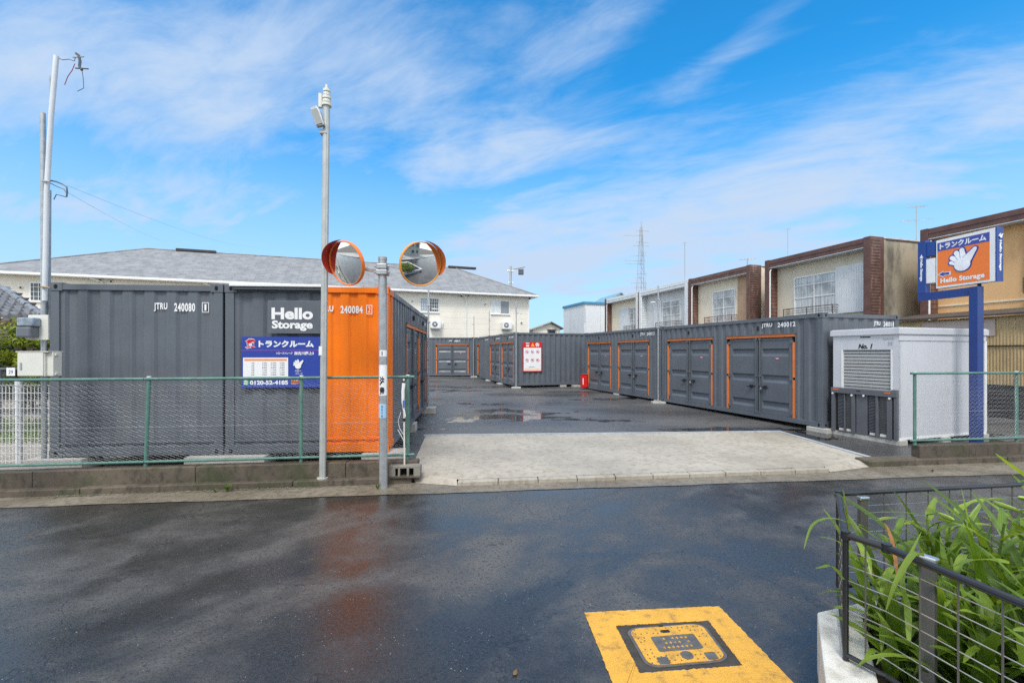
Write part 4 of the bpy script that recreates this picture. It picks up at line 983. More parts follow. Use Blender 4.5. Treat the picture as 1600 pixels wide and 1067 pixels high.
DRKR = mat('dark_railing', (.10, .075, .065), .6)
WHS = mat('white_shutter_box', (.66, .68, .69), .6, var=.04, dirt=((.45, .45, .43), .5, 2))
def lap(M, name, m, root, s0, s1, z0, z1, d, hgt=.18):
    """lap siding: each board a wedge proud at its lower edge, joined (boards under ten pixels)"""
    mb = MB(M); z = z0
    while z < z1-.01:
        b = min(z+hgt, z1); mb.prism([(s0, z, d), (s0, z, d+.018), (s0, b-.004, d+.004), (s0, b-.004, d)], (s1-s0, 0, 0)); z = b
    return tag(mb.build(name, m, root), kind='stuff')
def house(Yf, Yn, label, wallm, finm, fasm, win, railm, glass, shutter=None, panel=None, rfin=.27, lfin=.25, sidem=None, top=6.4, hdr=.38, roofc=(.3, .3, .3), origin=None, LL=None, dep=7.0, nogroup=False):
    X = lambda Y: 13.96+.29*(17.73-Y)
    o = Vector((X(Yf), Yf)) if origin is None else origin; L_ = LL or (Yf-Yn)/.9604
    r = thing('terrace_house', (o.x, o.y, .1), hrz, label, 'house', None if nogroup else 'terrace houses behind the right container row')
    M = frame((0, 0, -.1), (1, 0, 0), (0, 0, 1)); rec = .53
    BX('front_wall', wallm, r, lfin+.001, L_-rfin-.001, .1, top-.12, -rec-.2, -rec, M)
    BX('left_fin', finm, r, 0, lfin, .1, top, -rec-.2, 0, M, bevel=.01); BX('right_fin', fasm, r, L_-rfin, L_, .1, top, -rec-.2, 0, M, bevel=.01)
    # siding on the near sides of the fins
    ML = frame((lfin, 0, -.1), (0, 1, 0), (0, 0, 1)); lap(ML, 'fin_siding', BROWNS if finm is not WHS else WHH, r, .01, rec-.005, 2.4, top-hdr-.02, .001)
    MR = frame((L_, 0, -.1), (0, 1, 0), (0, 0, 1)); lap(MR, 'fin_siding', BRICKR if finm is BROWN else (WHH if finm is WHS else BROWNS), r, .02, rec+.0, 2.4, top-.03, .001, .12 if finm is BROWN else .18)
    BX('fascia', fasm, r, lfin+.001, L_-rfin-.001, top-hdr, top-.02, -.16, -.02, M, bevel=.008)
    BX('fascia_lip', fasm, r, lfin+.002, L_-rfin-.002, top-hdr*.55, top-hdr*.5, -.019, -.0, M)
    BX('soffit', WHS, r, lfin+.001, L_-rfin-.001, top-hdr-.03, top-hdr-.001, -rec, -.03, M)
    sidem = sidem or wallm
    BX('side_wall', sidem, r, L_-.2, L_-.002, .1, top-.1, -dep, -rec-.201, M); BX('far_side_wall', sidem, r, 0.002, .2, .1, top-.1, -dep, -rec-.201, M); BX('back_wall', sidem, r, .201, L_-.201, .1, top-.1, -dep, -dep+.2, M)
    BX('roof', ALU, r, .01, L_-.01, top-.05, top+.01, -dep-.05, -.165, M); BX('roof_coping', fasm, r, L_-.19, L_+.03, top-.099, top-.051, -dep-.05, -rec-.3, M)
    MB(M).tube([(lfin+.06, top-hdr-.08, -.10), (lfin+.02, top-hdr-.2, -.06), (lfin+.015, .3, -.05)], .035, 8).build('downpipe', WHITEP, r, smooth=True)
    s0, s1, z0, z1 = win; window(M, r, s0, s1, z0, z1, -rec+.02, WHITEP, glass, 2, (1.25, .95, .62), .05)
    if shutter:
        a, b = shutter; BX('shutter_box', WHS, r, a, b, z0-.06, z1+.12, -rec+.001, -rec+.11, M, bevel=.006)
        mb = MB(M); k = a+.08
        while k < b-.03: mb.box(k, k+.012, z0, z1+.05, -rec+.1105, -rec+.118); k += .1
        tag(mb.build('shutter_rib', WHS, r), kind='stuff')
    if panel: BX('wood_panel', TANW, r, panel[0], panel[1], 2.4, top-hdr-.05, -rec+.001, -rec+.03, M)
    # window rail
    ra, rb, zr = s0-.25, s1+.12, z0-.12; dd = -rec+.42
    mb = MB(M)
    BX('rail_base', railm, r, ra, rb, zr-.06, zr, -rec+.001, dd, M)
    for k, zz_ in enumerate((.12, .22, .32, .44)): MB(M).tube([(ra, zr+zz_, -rec+.03), (ra, zr+zz_, dd-.02), (rb, zr+zz_, dd-.02), (rb, zr+zz_, -rec+.03)], .012 if k < 3 else .02, 5).build('rail_bar', railm, r)
    for s_ in (ra, (ra+rb)/2, rb): MB(M).box(s_-.012, s_+.012, zr+.001, zr+.44, dd-.035, dd-.005).build('rail_post', railm, r)
    # ground floor window and door, mostly behind the containers
    window(M, r, 1.2, 2.9, 1.1, 2.3, -rec+.02, ALU, GLASSD, 2, (1,), .05)
    return r
house(38.7, 33.75, 'farthest narrow terrace house with brown left fin and plain white shutters', CREAMH, BROWN, WHS, (3.2, 4.4, 3.6, 5.35), DRKR, CURT, shutter=(1.7, 3.15))
house(33.6, 28.3, 'white clad terrace house with white fins, between the two brown trimmed ones', WHH, WHS, WHS, (2.2, 4.2, 3.6, 5.35), DRKR, CURT, shutter=(1.3, 2.15))
house(28.2, 23.5, 'cream terrace house with brown fascia and rusty window rail, second nearest of the far ones', CREAMH, BROWN, BROWNS, (1.55, 3.35, 3.6, 5.4), RUST, CURT, panel=(3.5, 4.3), sidem=CREAMH, rfin=.25)
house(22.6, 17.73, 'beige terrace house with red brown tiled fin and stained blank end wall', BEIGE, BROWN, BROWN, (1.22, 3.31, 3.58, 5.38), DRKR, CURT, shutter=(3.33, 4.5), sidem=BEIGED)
house(0, 0, 'peach orange terrace house with brown fascia, behind the blue sign post', PEACH, BROWN, BROWN, (3.05, 4.6, 3.9, 5.75), DRKR, WHS, sidem=PEACH, origin=Vector((15.33, 17.1)), LL=6.6, top=6.45, dep=7)
BX('white_blind', WHS, bpy.data.objects['terrace_house.004'], 2.7, 4.9, 4.1, 5.85, -.45, -.43, frame((0, 0, -.1), (1, 0, 0), (0, 0, 1)))
BX('string_course', CREAMH, bpy.data.objects['terrace_house.004'], .3, 6.2, 3.55, 3.60, -.525, -.50, frame((0, 0, -.1), (1, 0, 0), (0, 0, 1)))
# tin clad lean-to in front of the peach house
to = Vector((13.55, 16.3)); tr = thing('tin_shed', (to.x, to.y, 0), hrz, 'low yellow brown corrugated tin building behind the white shed', 'shed')
M = frame((0, 0, 0), (1, 0, 0), (0, 0, 1)); TL_ = 8.6
seg = [(0, 2.0), (2.02, 4.3), (4.32, 6.6), (6.62, TL_)]
for i_, (a, b) in enumerate(seg):
    for (z0, z1) in ((.9, 2.05), (2.07, 2.93)):
        n = int((b-a)/.075); p = (b-a)/n; mb = MB(M)
        for k in range(n):
            x = a+k*p; off = .004*((z0 > 2)-.5)
            for (u0, d0, u1, d1) in ((0, 0, .3, 0), (.3, 0, .45, -.02), (.45, -.02, .8, -.02), (.8, -.02, 1, 0)):
                mb.face([(x+u0*p, z0, d0+off), (x+u1*p, z0, d1+off), (x+u1*p, z1, d1+off), (x+u0*p, z1, d0+off)])
        mb.build('tin_sheet', TINY, tr, fix=False)
BX('base_wall', mat('dark_base_boards', (.035, .032, .03), .7, var=.3, vscale=3), tr, 0, TL_, .0, .88, -.1, -.03, M)
BX('rail_board', BLACK, tr, 0, TL_, 2.051, 2.069, -.02, .03, M)
BX('inner_wall', BEIGED, tr, 0.01, TL_-.01, 0, 2.9, -.25, -.101, M)
BX('patch_sheet', mat('pinkish_patch_sheet', (.48, .38, .33), .7, var=.1), tr, 1.0, 2.9, 2.35, 2.85, .004, .015, M)
window(M, tr, 5.75, 7.3, 2.12, 2.62, .02, ALU, mat('frosted_glass', (.40, .41, .40), .3), 2, (1,), .04, grid=(14, 1))
MB(M).prism([(-.15, 2.94, .18), (-.15, 3.0, .18), (-.15, 3.25, -1.6), (-.15, 3.19, -1.6)], (TL_+.3, 0, 0)).build('roof', mat('weathered_roof_edge', (.07, .052, .042), .7, var=.3, vscale=3), tr)
BX('end_wall', TINY, tr, -.03, -.005, .0, 2.93, -1.5, -.02, M)
for i_, (a, b, z1, lab) in enumerate(((2.3, 5.2, .72, 'low stack of dark boards leaning on the tin building behind the fence'), (5.5, 8.2, .60, 'second stack of dark boards under the tin building, nearer the street'))):
    p0 = to+hx*a; st_ = thing('board_stack', (p0.x, p0.y, .05), hrz, lab, 'boards')
    for k in range(6): BX('board', mat('dark_timber', (.045, .04, .036), .7, var=.3, vscale=4), st_, random.uniform(0, .1), b-a-random.uniform(0, .2), .0+k*z1/6, (k+.85)*z1/6, .45+.05*random.random(), .75, M)

# ------------------------------------------------------------------ cream apartment building
Lc = Vector((-32.2, 26.1)); au = Vector((.943, .332)).normalized(); av = Vector((-au.y, au.x)); AL = 36.45; AD = 11.6; EZ = 6.63; RZ_ = 9.62
ap = thing('apartment_building', (Lc.x, Lc.y, 0), ang(au.x, au.y), 'long cream two storey apartment building with grey hipped slate roof behind the lot', 'building')
def slate():
    m = bpy.data.materials.new('grey_roof_slate'); m.use_nodes = True; t = NT(m.node_tree); b = t.n['Principled BSDF']
    tc = t.node('ShaderNodeTexCoord'); s = t.sep(tc.outputs['Object'])
    v = t.comb(s[0], t.m('MULTIPLY', s[2], 2.1), 0.0)
    br = t.node('ShaderNodeTexBrick'); t.put(br.inputs['Vector'], v); br.offset = .5
    br.inputs['Scale'].default_value = 1; br.inputs['Brick Width'].default_value = .9; br.inputs['Row Height'].default_value = .36
    br.inputs['Mortar Size'].default_value = .022; br.inputs['Color1'].default_value = (.19, .195, .205, 1); br.inputs['Color2'].default_value = (.26, .265, .275, 1); br.inputs['Mortar'].default_value = (.12, .125, .13, 1)
    n = t.noise(t.mapping(v, (1.2, 1, 1), (0, 0, R(35))), 1.3, 4, .6)
    t.put(b.inputs['Base Color'], t.mix(.5, br.outputs[0], t.mix(t.ramp(n, .35, .65), (.17, .175, .185), (.29, .295, .305))))
    b.inputs['Roughness'].default_value = .7
    bn = t.node('ShaderNodeBump'); bn.inputs['Strength'].default_value = .6; bn.inputs['Distance'].default_value = .03
    t.put(bn.inputs['Height'], br.outputs['Fac']); bn.invert = True; t.put(b.inputs['Normal'], bn.outputs[0]); return m
SLATE = slate(); ov = .55
MA = frame((0, ov, 0), (1, 0, 0), (0, 0, 1))
def siding_wall(name, m, root, M, s0, s1, z0, z1, th=.2, row=.455):
    mb = MB(M); z = z0
    while z < z1-.01:
        b = min(z+row, z1); mb.box(s0, s1, z, b-.014, -th, 0); mb.box(s0, s1, b-.014, b, -th, -.008); z = b
    return mb.build(name, m, root)
siding_wall('front_wall', CREAM, ap, MA, .6, AL-.6, .1, EZ-.05)
siding_wall('side_wall', CREAM, ap, frame((AL-.6, ov+.001, 0), (0, 1, 0), (0, 0, 1)), .2, AD-1.1, .1, EZ-.05)
BX('corner_board', WHITEP, ap, AL-.72, AL-.58, .1, EZ-.06, .001, .03, MA)
BX('back_wall', CREAM, ap, .6, AL-.6, AD-.8, AD-.6, .1, EZ-.05); BX('left_wall', CREAM, ap, .6, .8, ov+.21, AD-.81, .1, EZ-.05)
BX('soffit', WHITEP, ap, .05, AL-.05, .05, AD-.05, EZ-.09, EZ-.03)
BX('gutter', WHITEP, ap, -.03, AL+.03, -.10, .03, EZ-.12, EZ+.03, bevel=.02); BX('fascia', WHITEP, ap, AL+.031, AL+.06, .0, AD, EZ-.12, EZ+.03)
ra, rb = (7.2, 5.9), (30.6, 5.9)
for nm, P in (('front_roof_slope', [(0, 0, EZ), (AL, 0, EZ), (rb[0], rb[1], RZ_), (ra[0], ra[1], RZ_)]), ('right_roof_hip', [(AL, 0, EZ), (AL, AD, EZ), (rb[0], rb[1], RZ_)]),
              ('left_roof_hip', [(0, AD, EZ), (0, 0, EZ), (ra[0], ra[1], RZ_)]), ('back_roof_slope', [(AL, AD, EZ), (0, AD, EZ), (ra[0], ra[1], RZ_), (rb[0], rb[1], RZ_)])):
    MB().face(P).build(nm, SLATE, ap, fix=False)
MB().tube([(ra[0], ra[1], RZ_), (rb[0], rb[1], RZ_)], .07, 6).build('ridge_cap', SLATE, ap); MB().tube([(rb[0], rb[1], RZ_), (AL, 0, EZ+.02)], .06, 6).build('hip_cap', SLATE, ap); MB().tube([(ra[0], ra[1], RZ_), (0, 0, EZ+.02)], .06, 6).build('hip_cap', SLATE, ap)
def apx(px, d=ov): return PL(Lc+av*d, au, px)
def apr(x0, x1, y0, y1): 
    o = Lc+av*ov; return PR(o, au, x0, x1, y0, y1)
for px in (307, 722):
    s_ = PL(Lc+av*5.9, au, px); BX('ridge_vent', mat('dark_ridge_vent', (.03, .028, .03), .6), ap, s_-1.3, s_+1.3, 5.72, 6.08, RZ_-.02, RZ_+.16)
s0, s1, z0, z1 = apr(656, 686, 465.5, 488); window(MA, ap, s0, s1, z0, z1, .03, WHITEP, [mat('gridded_bright_glass', (.36, .42, .50), .1), GLASSD], 2, (1,), .06, grid=(8, 4))
s0, s1, z0, z1 = apr(767, 796, 469.5, 491); window(MA, ap, s0, s1, z0, z1, .03, WHITEP, [mat('white_curtain_glass', (.66, .68, .68), .15), mat('grey_curtain_glass', (.24, .26, .28), .12)], 2, (1,), .06)
s0, s1, z0, z1 = apr(46.5, 68, 441, 471); window(MA, ap, s0, s1, z0, z1, .03, WHITEP, GLASSD, 1, (1,), .07, grid=(3, 4))
s0, s1, z0, z1 = apr(-30, -8, 443, 472); window(MA, ap, s0, s1, z0, z1, .03, WHITEP, GLASSD, 1, (1,), .07, grid=(3, 4))
for px, py, rr_ in ((33, 449, .10), (157, 438.5, .16), (174, 439.5, .10), (616, 458, .11), (644, 470.5, .08), (721, 462, .12), (732, 462.5, .08), (758, 475, .08), (827, 466, .14), (814.5, 504, .10)):
    o = Lc+av*ov; s_ = PL(o, au, px); Y = o.y+au.y*s_; z_ = PZ(py, Y)
    MB(MA).tube([(s_, z_, .001), (s_, z_, .06)], rr_, 12).build('vent_hood', WHITEP if rr_ < .1 else OFFW, ap, smooth=True)
    MB(MA).disc((s_, z_-.02, .062), (0, 0, 1), rr_*.6, 12).build('vent_opening', BLACK, ap, fix=False)
for px in (163, 335, 728):
    s_ = apx(px); MB(MA).tube([(s_-.5, EZ-.15, .5), (s_-.1, EZ-.3, .12), (s_, EZ-.6, .06), (s_, .3, .06)], .045, 6).build('downpipe', WHITEP, ap)
s_ = apx(840); 
for px, py in ((680, 507), (790.5, 508.5)):
    o = Lc+av*ov; s_ = PL(o, au, px); Y = o.y+au.y*s_; z_ = PZ(py, Y); p3 = o+au*s_
    ac = thing('air_conditioner', (p3.x, p3.y, z_), ang(au.x, au.y), 'white air conditioner unit on the cream wall below the '+('gridded window' if px < 700 else 'curtained window near the corner'), 'air conditioner', 'outdoor air conditioners')
    BX('casing', WHITEP, ac, -.42, .38, -.42, -.10, -.30, .30, bevel=.03)
    MB().tube([(-.1, -.421, 0), (-.1, -.435, 0)], .21, 20).build('fan_grille', mat('fan_dark', (.15, .15, .16), .5), ac); MB().tube([(-.1, -.436, 0), (-.1, -.445, 0)], .075, 14).build('fan_hub', WHITEP, ac)
    for k in (.11, .16): 
        mb = MB(); mb.tube([(-.1+k*cos(2*pi*j/20), -.440, k*sin(2*pi*j/20)) for j in range(21)], .008, 4, cap=False); mb.build('grille_ring', ALU, ac)
    BX('wall_bracket', ALU, ac, -.4, .36, -.44, -.01, -.35, -.305); MB().tube([(.40, -.2, .0), (.52, -.2, .0), (.60, -.1, .05), (.60, -.02, .2)], .03, 6).build('pipe', WHITEP, ac)
for px, lab in ((690, 'thin mast with small meter boxes'),): pass

# ------------------------------------------------------------------ other far buildings
bc = Vector((PX(914, 46), 46)); bx_ = Vector((.954, .298)).normalized(); b_ = thing('white_box_building', (bc.x, bc.y, 0), ang(bx_.x, bx_.y), 'plain white box shaped building with blue roof edge beyond the containers', 'building')
W2 = mat('white_metal_cladding', (.66, .67, .68), .6, var=.04, dirt=((.5, .5, .5), .3, .5)); BT = mat('blue_roof_edge', (.06, .22, .38), .5)
for k in range(4): BX('front_panel', W2, b_, k*1.75+.01, (k+1)*1.75-.01, 0, .1, 0, 6.75)
for k in range(3): BX('side_panel', W2, b_, -.1, -.001, k*1.7+.02, (k+1)*1.7-.01, 0, 6.75)
BX('core', W2, b_, .001, 7, .101, 5.1, 0, 6.7); BX('roof', BT, b_, -.2, 7.1, -.1, 5.2, 6.76, 7.0); BX('corner_pipe', ALU, b_, -.04, .02, -.06, -.001, 5.0, 6.7)
bl = Vector((PX(953, 56), 56)); g_ = thing('gable_house', (bl.x, bl.y, 0), ang(.98, .2), 'house top with pale blue gable roof peeking over the farthest terrace house', 'house')
MB().prism([(0, 0, 0), (2.7, 0, 0), (2.7, 0, 8.3), (1.35, 0, 9.15), (0, 0, 8.3)], (0, 6, 0)).build('wall', CREAM, g_); BTP = mat('pale_blue_roof', (.18, .34, .42), .5)
for (xa, za, xb, zb2) in ((-.3, 8.2, 1.35, 9.3), (1.35, 9.3, 3.0, 8.2)): MB().prism([(xa, -.3, za), (xb, -.3, zb2), (xb, -.3, zb2-.13), (xa, -.3, za-.13)], (0, 6.5, 0)).build('roof_slope', BTP, g_)
sh_ = Vector((PX(833, 62), 62)); g_ = thing('gable_house', (sh_.x, sh_.y, 0), ang(.99, .1), 'small far cream house with dark edged gable roof right of the apartment building', 'house')
MB().prism([(0, 0, 0), (3.7, 0, 0), (3.7, 0, 5.25), (2.4, 0, 5.85), (0.6, 0, 5.3), (0, 0, 5.1)], (0, 6, 0)).build('wall', CREAM, g_); DK = mat('dark_roof_edge', (.11, .085, .07), .6)
for (xa, za, xb, zb2, m_) in ((-.7, 5.0, 2.4, 6.1, mat('pale_roof_sheet', (.45, .43, .40), .7)), (2.4, 6.1, 4.1, 5.2, DK)): MB().prism([(xa, -.5, za), (xb, -.5, zb2), (xb, -.5, zb2-.16), (xa, -.5, za-.16)], (0, 7, 0)).build('roof_slope', m_, g_)
BX('window_hood', DK, g_, 1.9, 3.2, -.3, -.01, 4.95, 5.05); window(frame((0, 0, 0), (1, 0, 0), (0, 0, 1)), g_, 2.0, 3.1, 4.3, 4.93, .02, ALU, GLASSD, 1, (1,), .06)
# low line of far houses so the horizon is never bare
for i_, (px, Y, w, h, m_, lab) in enumerate(((-150, 75, 14, 6.2, CREAM, 'distant cream house left of the tiled roof'), (1700, 60, 12, 6.5, WHH, 'distant white house beyond the right end of the street'))):
    h_ = thing('distant_house', (PX(px, Y), Y, 0), 0, lab, 'house'); BX('wall', m_, h_, 0, w, 0, 8, 0, h-1.6)
    MB().prism([(-.4, -.4, h-1.6), (w+.4, -.4, h-1.6), (w+.4, 4, h), (-.4, 4, h)], (0, 0, .1)).build('roof_slope', SLATE, h_); MB().prism([(-.4, 8.4, h-1.6), (w+.4, 8.4, h-1.6), (w+.4, 4, h), (-.4, 4, h)], (0, 0, .1)).build('roof_slope', SLATE, h_)

# tiled roof house at the far left
kc = Vector((PX(64, 15.5), 15.5)); kh = thing('tiled_house', (kc.x, kc.y, 0), 0, 'old house with grey wave tiled roof at the far left edge', 'house')
KAW = mat('grey_kawara_tile', (.20, .205, .215), .4, var=.3, vscale=6, spec=.6)
ez, rz2, dpt = PZ(497, 15.5)+.03, 4.62, 4.2
def kawara():
    mb = MB(); nt = 36; W_ = 13.0; rows = 11; slope_h = rz2-ez
    for j in range(rows):
        t0, t1 = j/rows, (j+1)/rows
        xr0 = -6.1*t0; xr1 = -6.1*t1
        y0, y1 = dpt*t0, dpt*t1; za, zb3 = ez+slope_h*t0, ez+slope_h*t1
        n = nt*4; prev = None
        for k in range(n+1):
            x = -W_+W_*k/n
            if x > xr0+.02: break
            wv = .10*max(0, sin(x*2*pi/(W_/nt)))**.8 if sin(x*2*pi/(W_/nt)) > 0 else -.02
            a = (x, y0-.07, za+wv+.09); b = (x, y1, zb3+wv-.02); c = (x, y0+.02, za+wv-.10)
            if prev: mb.face([prev[0], a, b, prev[1]]); mb.face([prev[2], c, a, prev[0]])
            prev = (a, b, c)
    return tag(mb.build('roof_tile', KAW, kh, fix=False), kind='stuff')
kawara()
MB().tube([(.02, 0, ez+.06), (-6.1, dpt, rz2+.1)], .10, 8).build('hip_tile', KAW, kh, smooth=True)
BX('eave_board', mat('brown_eave', (.16, .11, .075), .7), kh, -12, -.02, .05, .12, ez-.16, ez-.035)
siding_wall('front_wall', mat('taupe_house_wall', (.34, .28, .22), .85, var=.06), kh, frame((0, .5, 0), (1, 0, 0), (0, 0, 1)), -12, -.5, 2.35, ez-.05, .2, .5)
siding_wall('lower_wall', mat('dark_brown_wall', (.06, .04, .03), .8, var=.2), kh, frame((0, .53, 0), (1, 0, 0), (0, 0, 1)), -12, -.5, .1, 2.33, .2, .3)
BX('side_wall', bpy.data.materials['taupe_house_wall'], kh, -.7, -.5, .75, 8, .1, ez-.05)

# ------------------------------------------------------------------ garden tree and greenery on the left
def leafmass(name, m, parent, clumps, n, sz, seed=1, flat=.5):
    rnd = random.Random(seed); mb = MB()
    for (cx, cy, cz, rx, ry, rz) in clumps:
        for _ in range(n):
            while True:
                u = Vector((rnd.uniform(-1, 1), rnd.uniform(-1, 1), rnd.uniform(-1, 1)))
                if .25 < u.length < 1: break
            p = Vector((cx+u.x*rx, cy+u.y*ry, cz+u.z*rz)); s = sz*rnd.uniform(.5, 1.3)
            a = Vector((rnd.gauss(0, 1), rnd.gauss(0, 1), rnd.gauss(0, flat))).normalized()*s; b = a.cross(Vector((rnd.gauss(0, .5), rnd.gauss(0, .5), 1))).normalized()*s*.42
            mb.face([p-a, p+b, p+a*1.1, p-b])
    o = mb.build(name, m, parent, fix=False); return tag(o, kind='stuff')
def leafmat(name, c, tr=.25, var=.35):
    m = mat(name, c, .5, var=var, vscale=1.7); b = m.node_tree.nodes['Principled BSDF']
    t = NT(m.node_tree); out = m.node_tree.nodes['Material Output']
    tl = t.node('ShaderNodeBsdfTranslucent'); tl.inputs[0].default_value = (c[0]*1.6, c[1]*1.5, c[2]*.8, 1); mx = t.node('ShaderNodeMixShader'); mx.inputs[0].default_value = tr
    m.node_tree.links.new(b.outputs[0], mx.inputs[1]); m.node_tree.links.new(tl.outputs[0], mx.inputs[2]); m.node_tree.links.new(mx.outputs[0], out.inputs[0]); return m
LY = leafmat('yellow_green_leaf', (.22, .27, .025)); LD = leafmat('dark_green_leaf', (.045, .085, .02)); BARK = mat('brown_bark', (.06, .04, .028), .9, var=.3, vscale=12, bump=.5)
tp = (PX(30, 12.2), 12.2, .14)
gt = thing('garden_tree', tp, 0, 'yellow green cloud pruned garden tree below the tiled roof at far left', 'tree')
MB().tube([(0, 0, 0), (.1, .05, .6), (-.1, 0, 1.1), (.1, .05, 1.7), (.05, 0, 2.2)], .09, 8, .03).build('trunk', BARK, gt, smooth=True)
for a in ((-.9, .1, 1.2), (.7, 0, 1.0), (-.6, .2, 1.75), (.6, .1, 1.6)): MB().tube([(0, 0, a[2]-.4), (a[0]*.5, a[1]*.5, a[2]-.15), a], .035, 6, .015).build('limb', BARK, gt, smooth=True)
cl = [(0, 0, 2.35, .55, .4, .28), (.45, -.1, 2.05, .5, .4, .22), (-.55, 0, 2.0, .55, .4, .22), (-.95, .1, 1.45, .5, .4, .2), (.6, -.1, 1.45, .6, .4, .22), (-.2, -.2, 1.6, .45, .3, .18), (.55, 0, .95, .6, .4, .2), (-.6, 0, .9, .6, .4, .2)]
leafmass('foliage', LY, gt, cl, 330, .07, 3); leafmass('dark_foliage', LD, gt, [(c[0], c[1]+.1, c[2]-.12, c[3]*.95, c[4], c[5]*.8) for c in cl], 170, .07, 4)
for i_, (px, Y, hh, lab) in enumerate(((-30, 13.0, 1.5, 'dark leafy shrub at the left edge beside the garden tree'), (52, 13.6, 1.35, 'dark leafy shrub behind the white cabinet'))):
    sb_ = thing('shrub', (PX(px, Y), Y, .14), 0, lab, 'shrub'); MB().tube([(0, 0, 0), (.05, 0, hh*.5)], .04, 6).build('stem', BARK, sb_)
    leafmass('foliage', LD, sb_, [(0, 0, hh*.55, .8, .5, hh*.5)], 900, .07, 9+i_)
# grass and yard fences
def grass(name, regions, n, h, m, seed, label):
    rnd = random.Random(seed); mb = MB()
    for (x0, x1, y0, y1, z) in regions:
        for _ in range(n):
            x, y = rnd.uniform(x0, x1), rnd.uniform(y0, y1); hh = h*rnd.uniform(.4, 1.2); w = hh*.09; a = rnd.uniform(0, 2*pi); lx, ly = rnd.gauss(0, .35)*hh, rnd.gauss(0, .35)*hh
            mb.face([(x-w*cos(a), y-w*sin(a), z), (x+w*cos(a), y+w*sin(a), z), (x+lx, y+ly, z+hh)])
    return tag(mb.build(name, m, None, fix=False), label, 'grass', kind='stuff')
GRS = leafmat('lawn_green', (.11, .18, .025))
grass('grass', [(-14, -7.2, 8.6, 11.5, .135)], 9000, .11, GRS, 5, 'strip of bright grass behind the white wire fence')
wf = thing('wire_fence', (0, 0, 0), 0, 'white welded wire garden fence at the far left edge', 'fence')
x = -12.0
while x < -6.75: MB().tube([(x, 6.95, .16), (x, 6.95, 1.32), (x, 6.91, 1.36)], .0042, 4, cap=False).build('wire', WHITEP, wf) if x < -9.5 else None; x += .5
mb = MB(); x = -9.6
while x < -6.78: mb.tube([(x, 6.95, .16), (x, 6.95, 1.33), (x, 6.90, 1.38)], .0045, 4, cap=False); x += .055
for k in range(11): mb.tube([(-9.6, 6.955, .2+k*.115), (-6.78, 6.955, .2+k*.115)], .004, 4)
tag(mb.build('wire_panel', WHITEP, wf, fix=False), kind='stuff')
for px in (30,): MB().tube([(PX(px, 7.0), 7.0, .1), (PX(px-1, 7.0), 7.0, 1.42)], .042, 10).build('post', mat('frosted_white_post', (.70, .72, .74), .6, var=.1, vscale=20), wf, smooth=True)
df = thing('chain_link_fence', (0, 0, 0), 0, 'dark chain link fence in front of the garden tree, carrying a small white tag', 'fence')
mb = MB(); X0, X1, Yd = -13.8, -8.2, 9.7; k = X0
while k < X1:
    for s in (1, -1):
        xa = k if s > 0 else k+1.2; 
        mb.tube([(xa, Yd, .2), (xa+s*1.2, Yd, 1.45)], .0035, 3, cap=False)
    k += .11
tag(mb.build('wire_mesh', GREYD, df, fix=False), kind='stuff'); MB().tube([(X0, Yd, 1.50), (X1+1.2, Yd, 1.50)], .03, 8).build('top_rail', GREYD, df)
for x in (-12.9, -10.9, -8.9): MB().tube([(x, Yd, .1), (x, Yd, 1.5)], .028, 8).build('post', GREYD, df)
tgx = PX(15, 9.6); tg = thing('number_tag', (tgx, 9.62, PZ(587, 9.62)), 0, 'small white plate with blue characters on the dark chain link fence', 'sign'); BX('plate', WHITE, tg, -.09, .09, 0, .005, 0, .17)
text('29', 'number', bpy.data.materials['blue_ink'], tg, frame((0, -.001, 0), (1, 0, 0), (0, 0, 1)), -.045, .05, .04, .12, .01, .001)

# weeds and moss along the kerb
def tuft(px, py, z, n, h, seed, label):
    p = GP(px, py, z); rnd = random.Random(seed); t = thing('weed', (p.x, p.y, z), 0, label, 'plant'); mb = MB()
    for _ in range(n):
        a = rnd.uniform(0, 2*pi); l = h*rnd.uniform(.5, 1.2); dx, dy = cos(a)*l*.6, sin(a)*l*.5; w = .006
        pts = [(0, 0, 0), (dx*.5, dy*.5, l*.6), (dx, dy, l*.72)]
        mb.face([(-w, 0, 0), (w, 0, 0), (pts[1][0]+w, pts[1][1], pts[1][2]), (pts[1][0]-w, pts[1][1], pts[1][2])]); mb.face([(pts[1][0]-w, pts[1][1], pts[1][2]), (pts[1][0]+w, pts[1][1], pts[1][2]), pts[2]])
    tag(mb.build('blade', GRS, t, fix=False), kind='stuff')
tuft(355, 768, .01, 46, .13, 1, 'small green weed tuft in the gutter below the grey containers')
tuft(336, 769, .01, 14, .06, 5, 'tiny sprig beside the larger weed tuft on the left kerb')
tuft(590, 764, .01, 10, .10, 2, 'dry grass sprig at the foot of the mirror post')
tuft(1457, 737, .01, 26, .05, 3, 'flat little weed in the gutter under the short right fence')
rnd = random.Random(4); mb = MB()
for _ in range(420):
    x = rnd.choice([rnd.uniform(-5.9, -2.2), rnd.gauss(-5.6, .2), rnd.gauss(-3.7, .4)]); y = YF(x)-.225-abs(rnd.gauss(0, .03)); s = rnd.uniform(.004, .014); z = .012
    mb.face([(x-s, y-s, z), (x+s, y-s*.5, z+s*.5), (x+s*.6, y+s, z+s), (x-s*.7, y+s*.8, z+.001)])
tag(mb.build('moss_litter', leafmat('grey_green_litter', (.16, .17, .11), .05), None, fix=False), 'crumbs of moss and litter along the kerb foot', 'litter', kind='stuff')

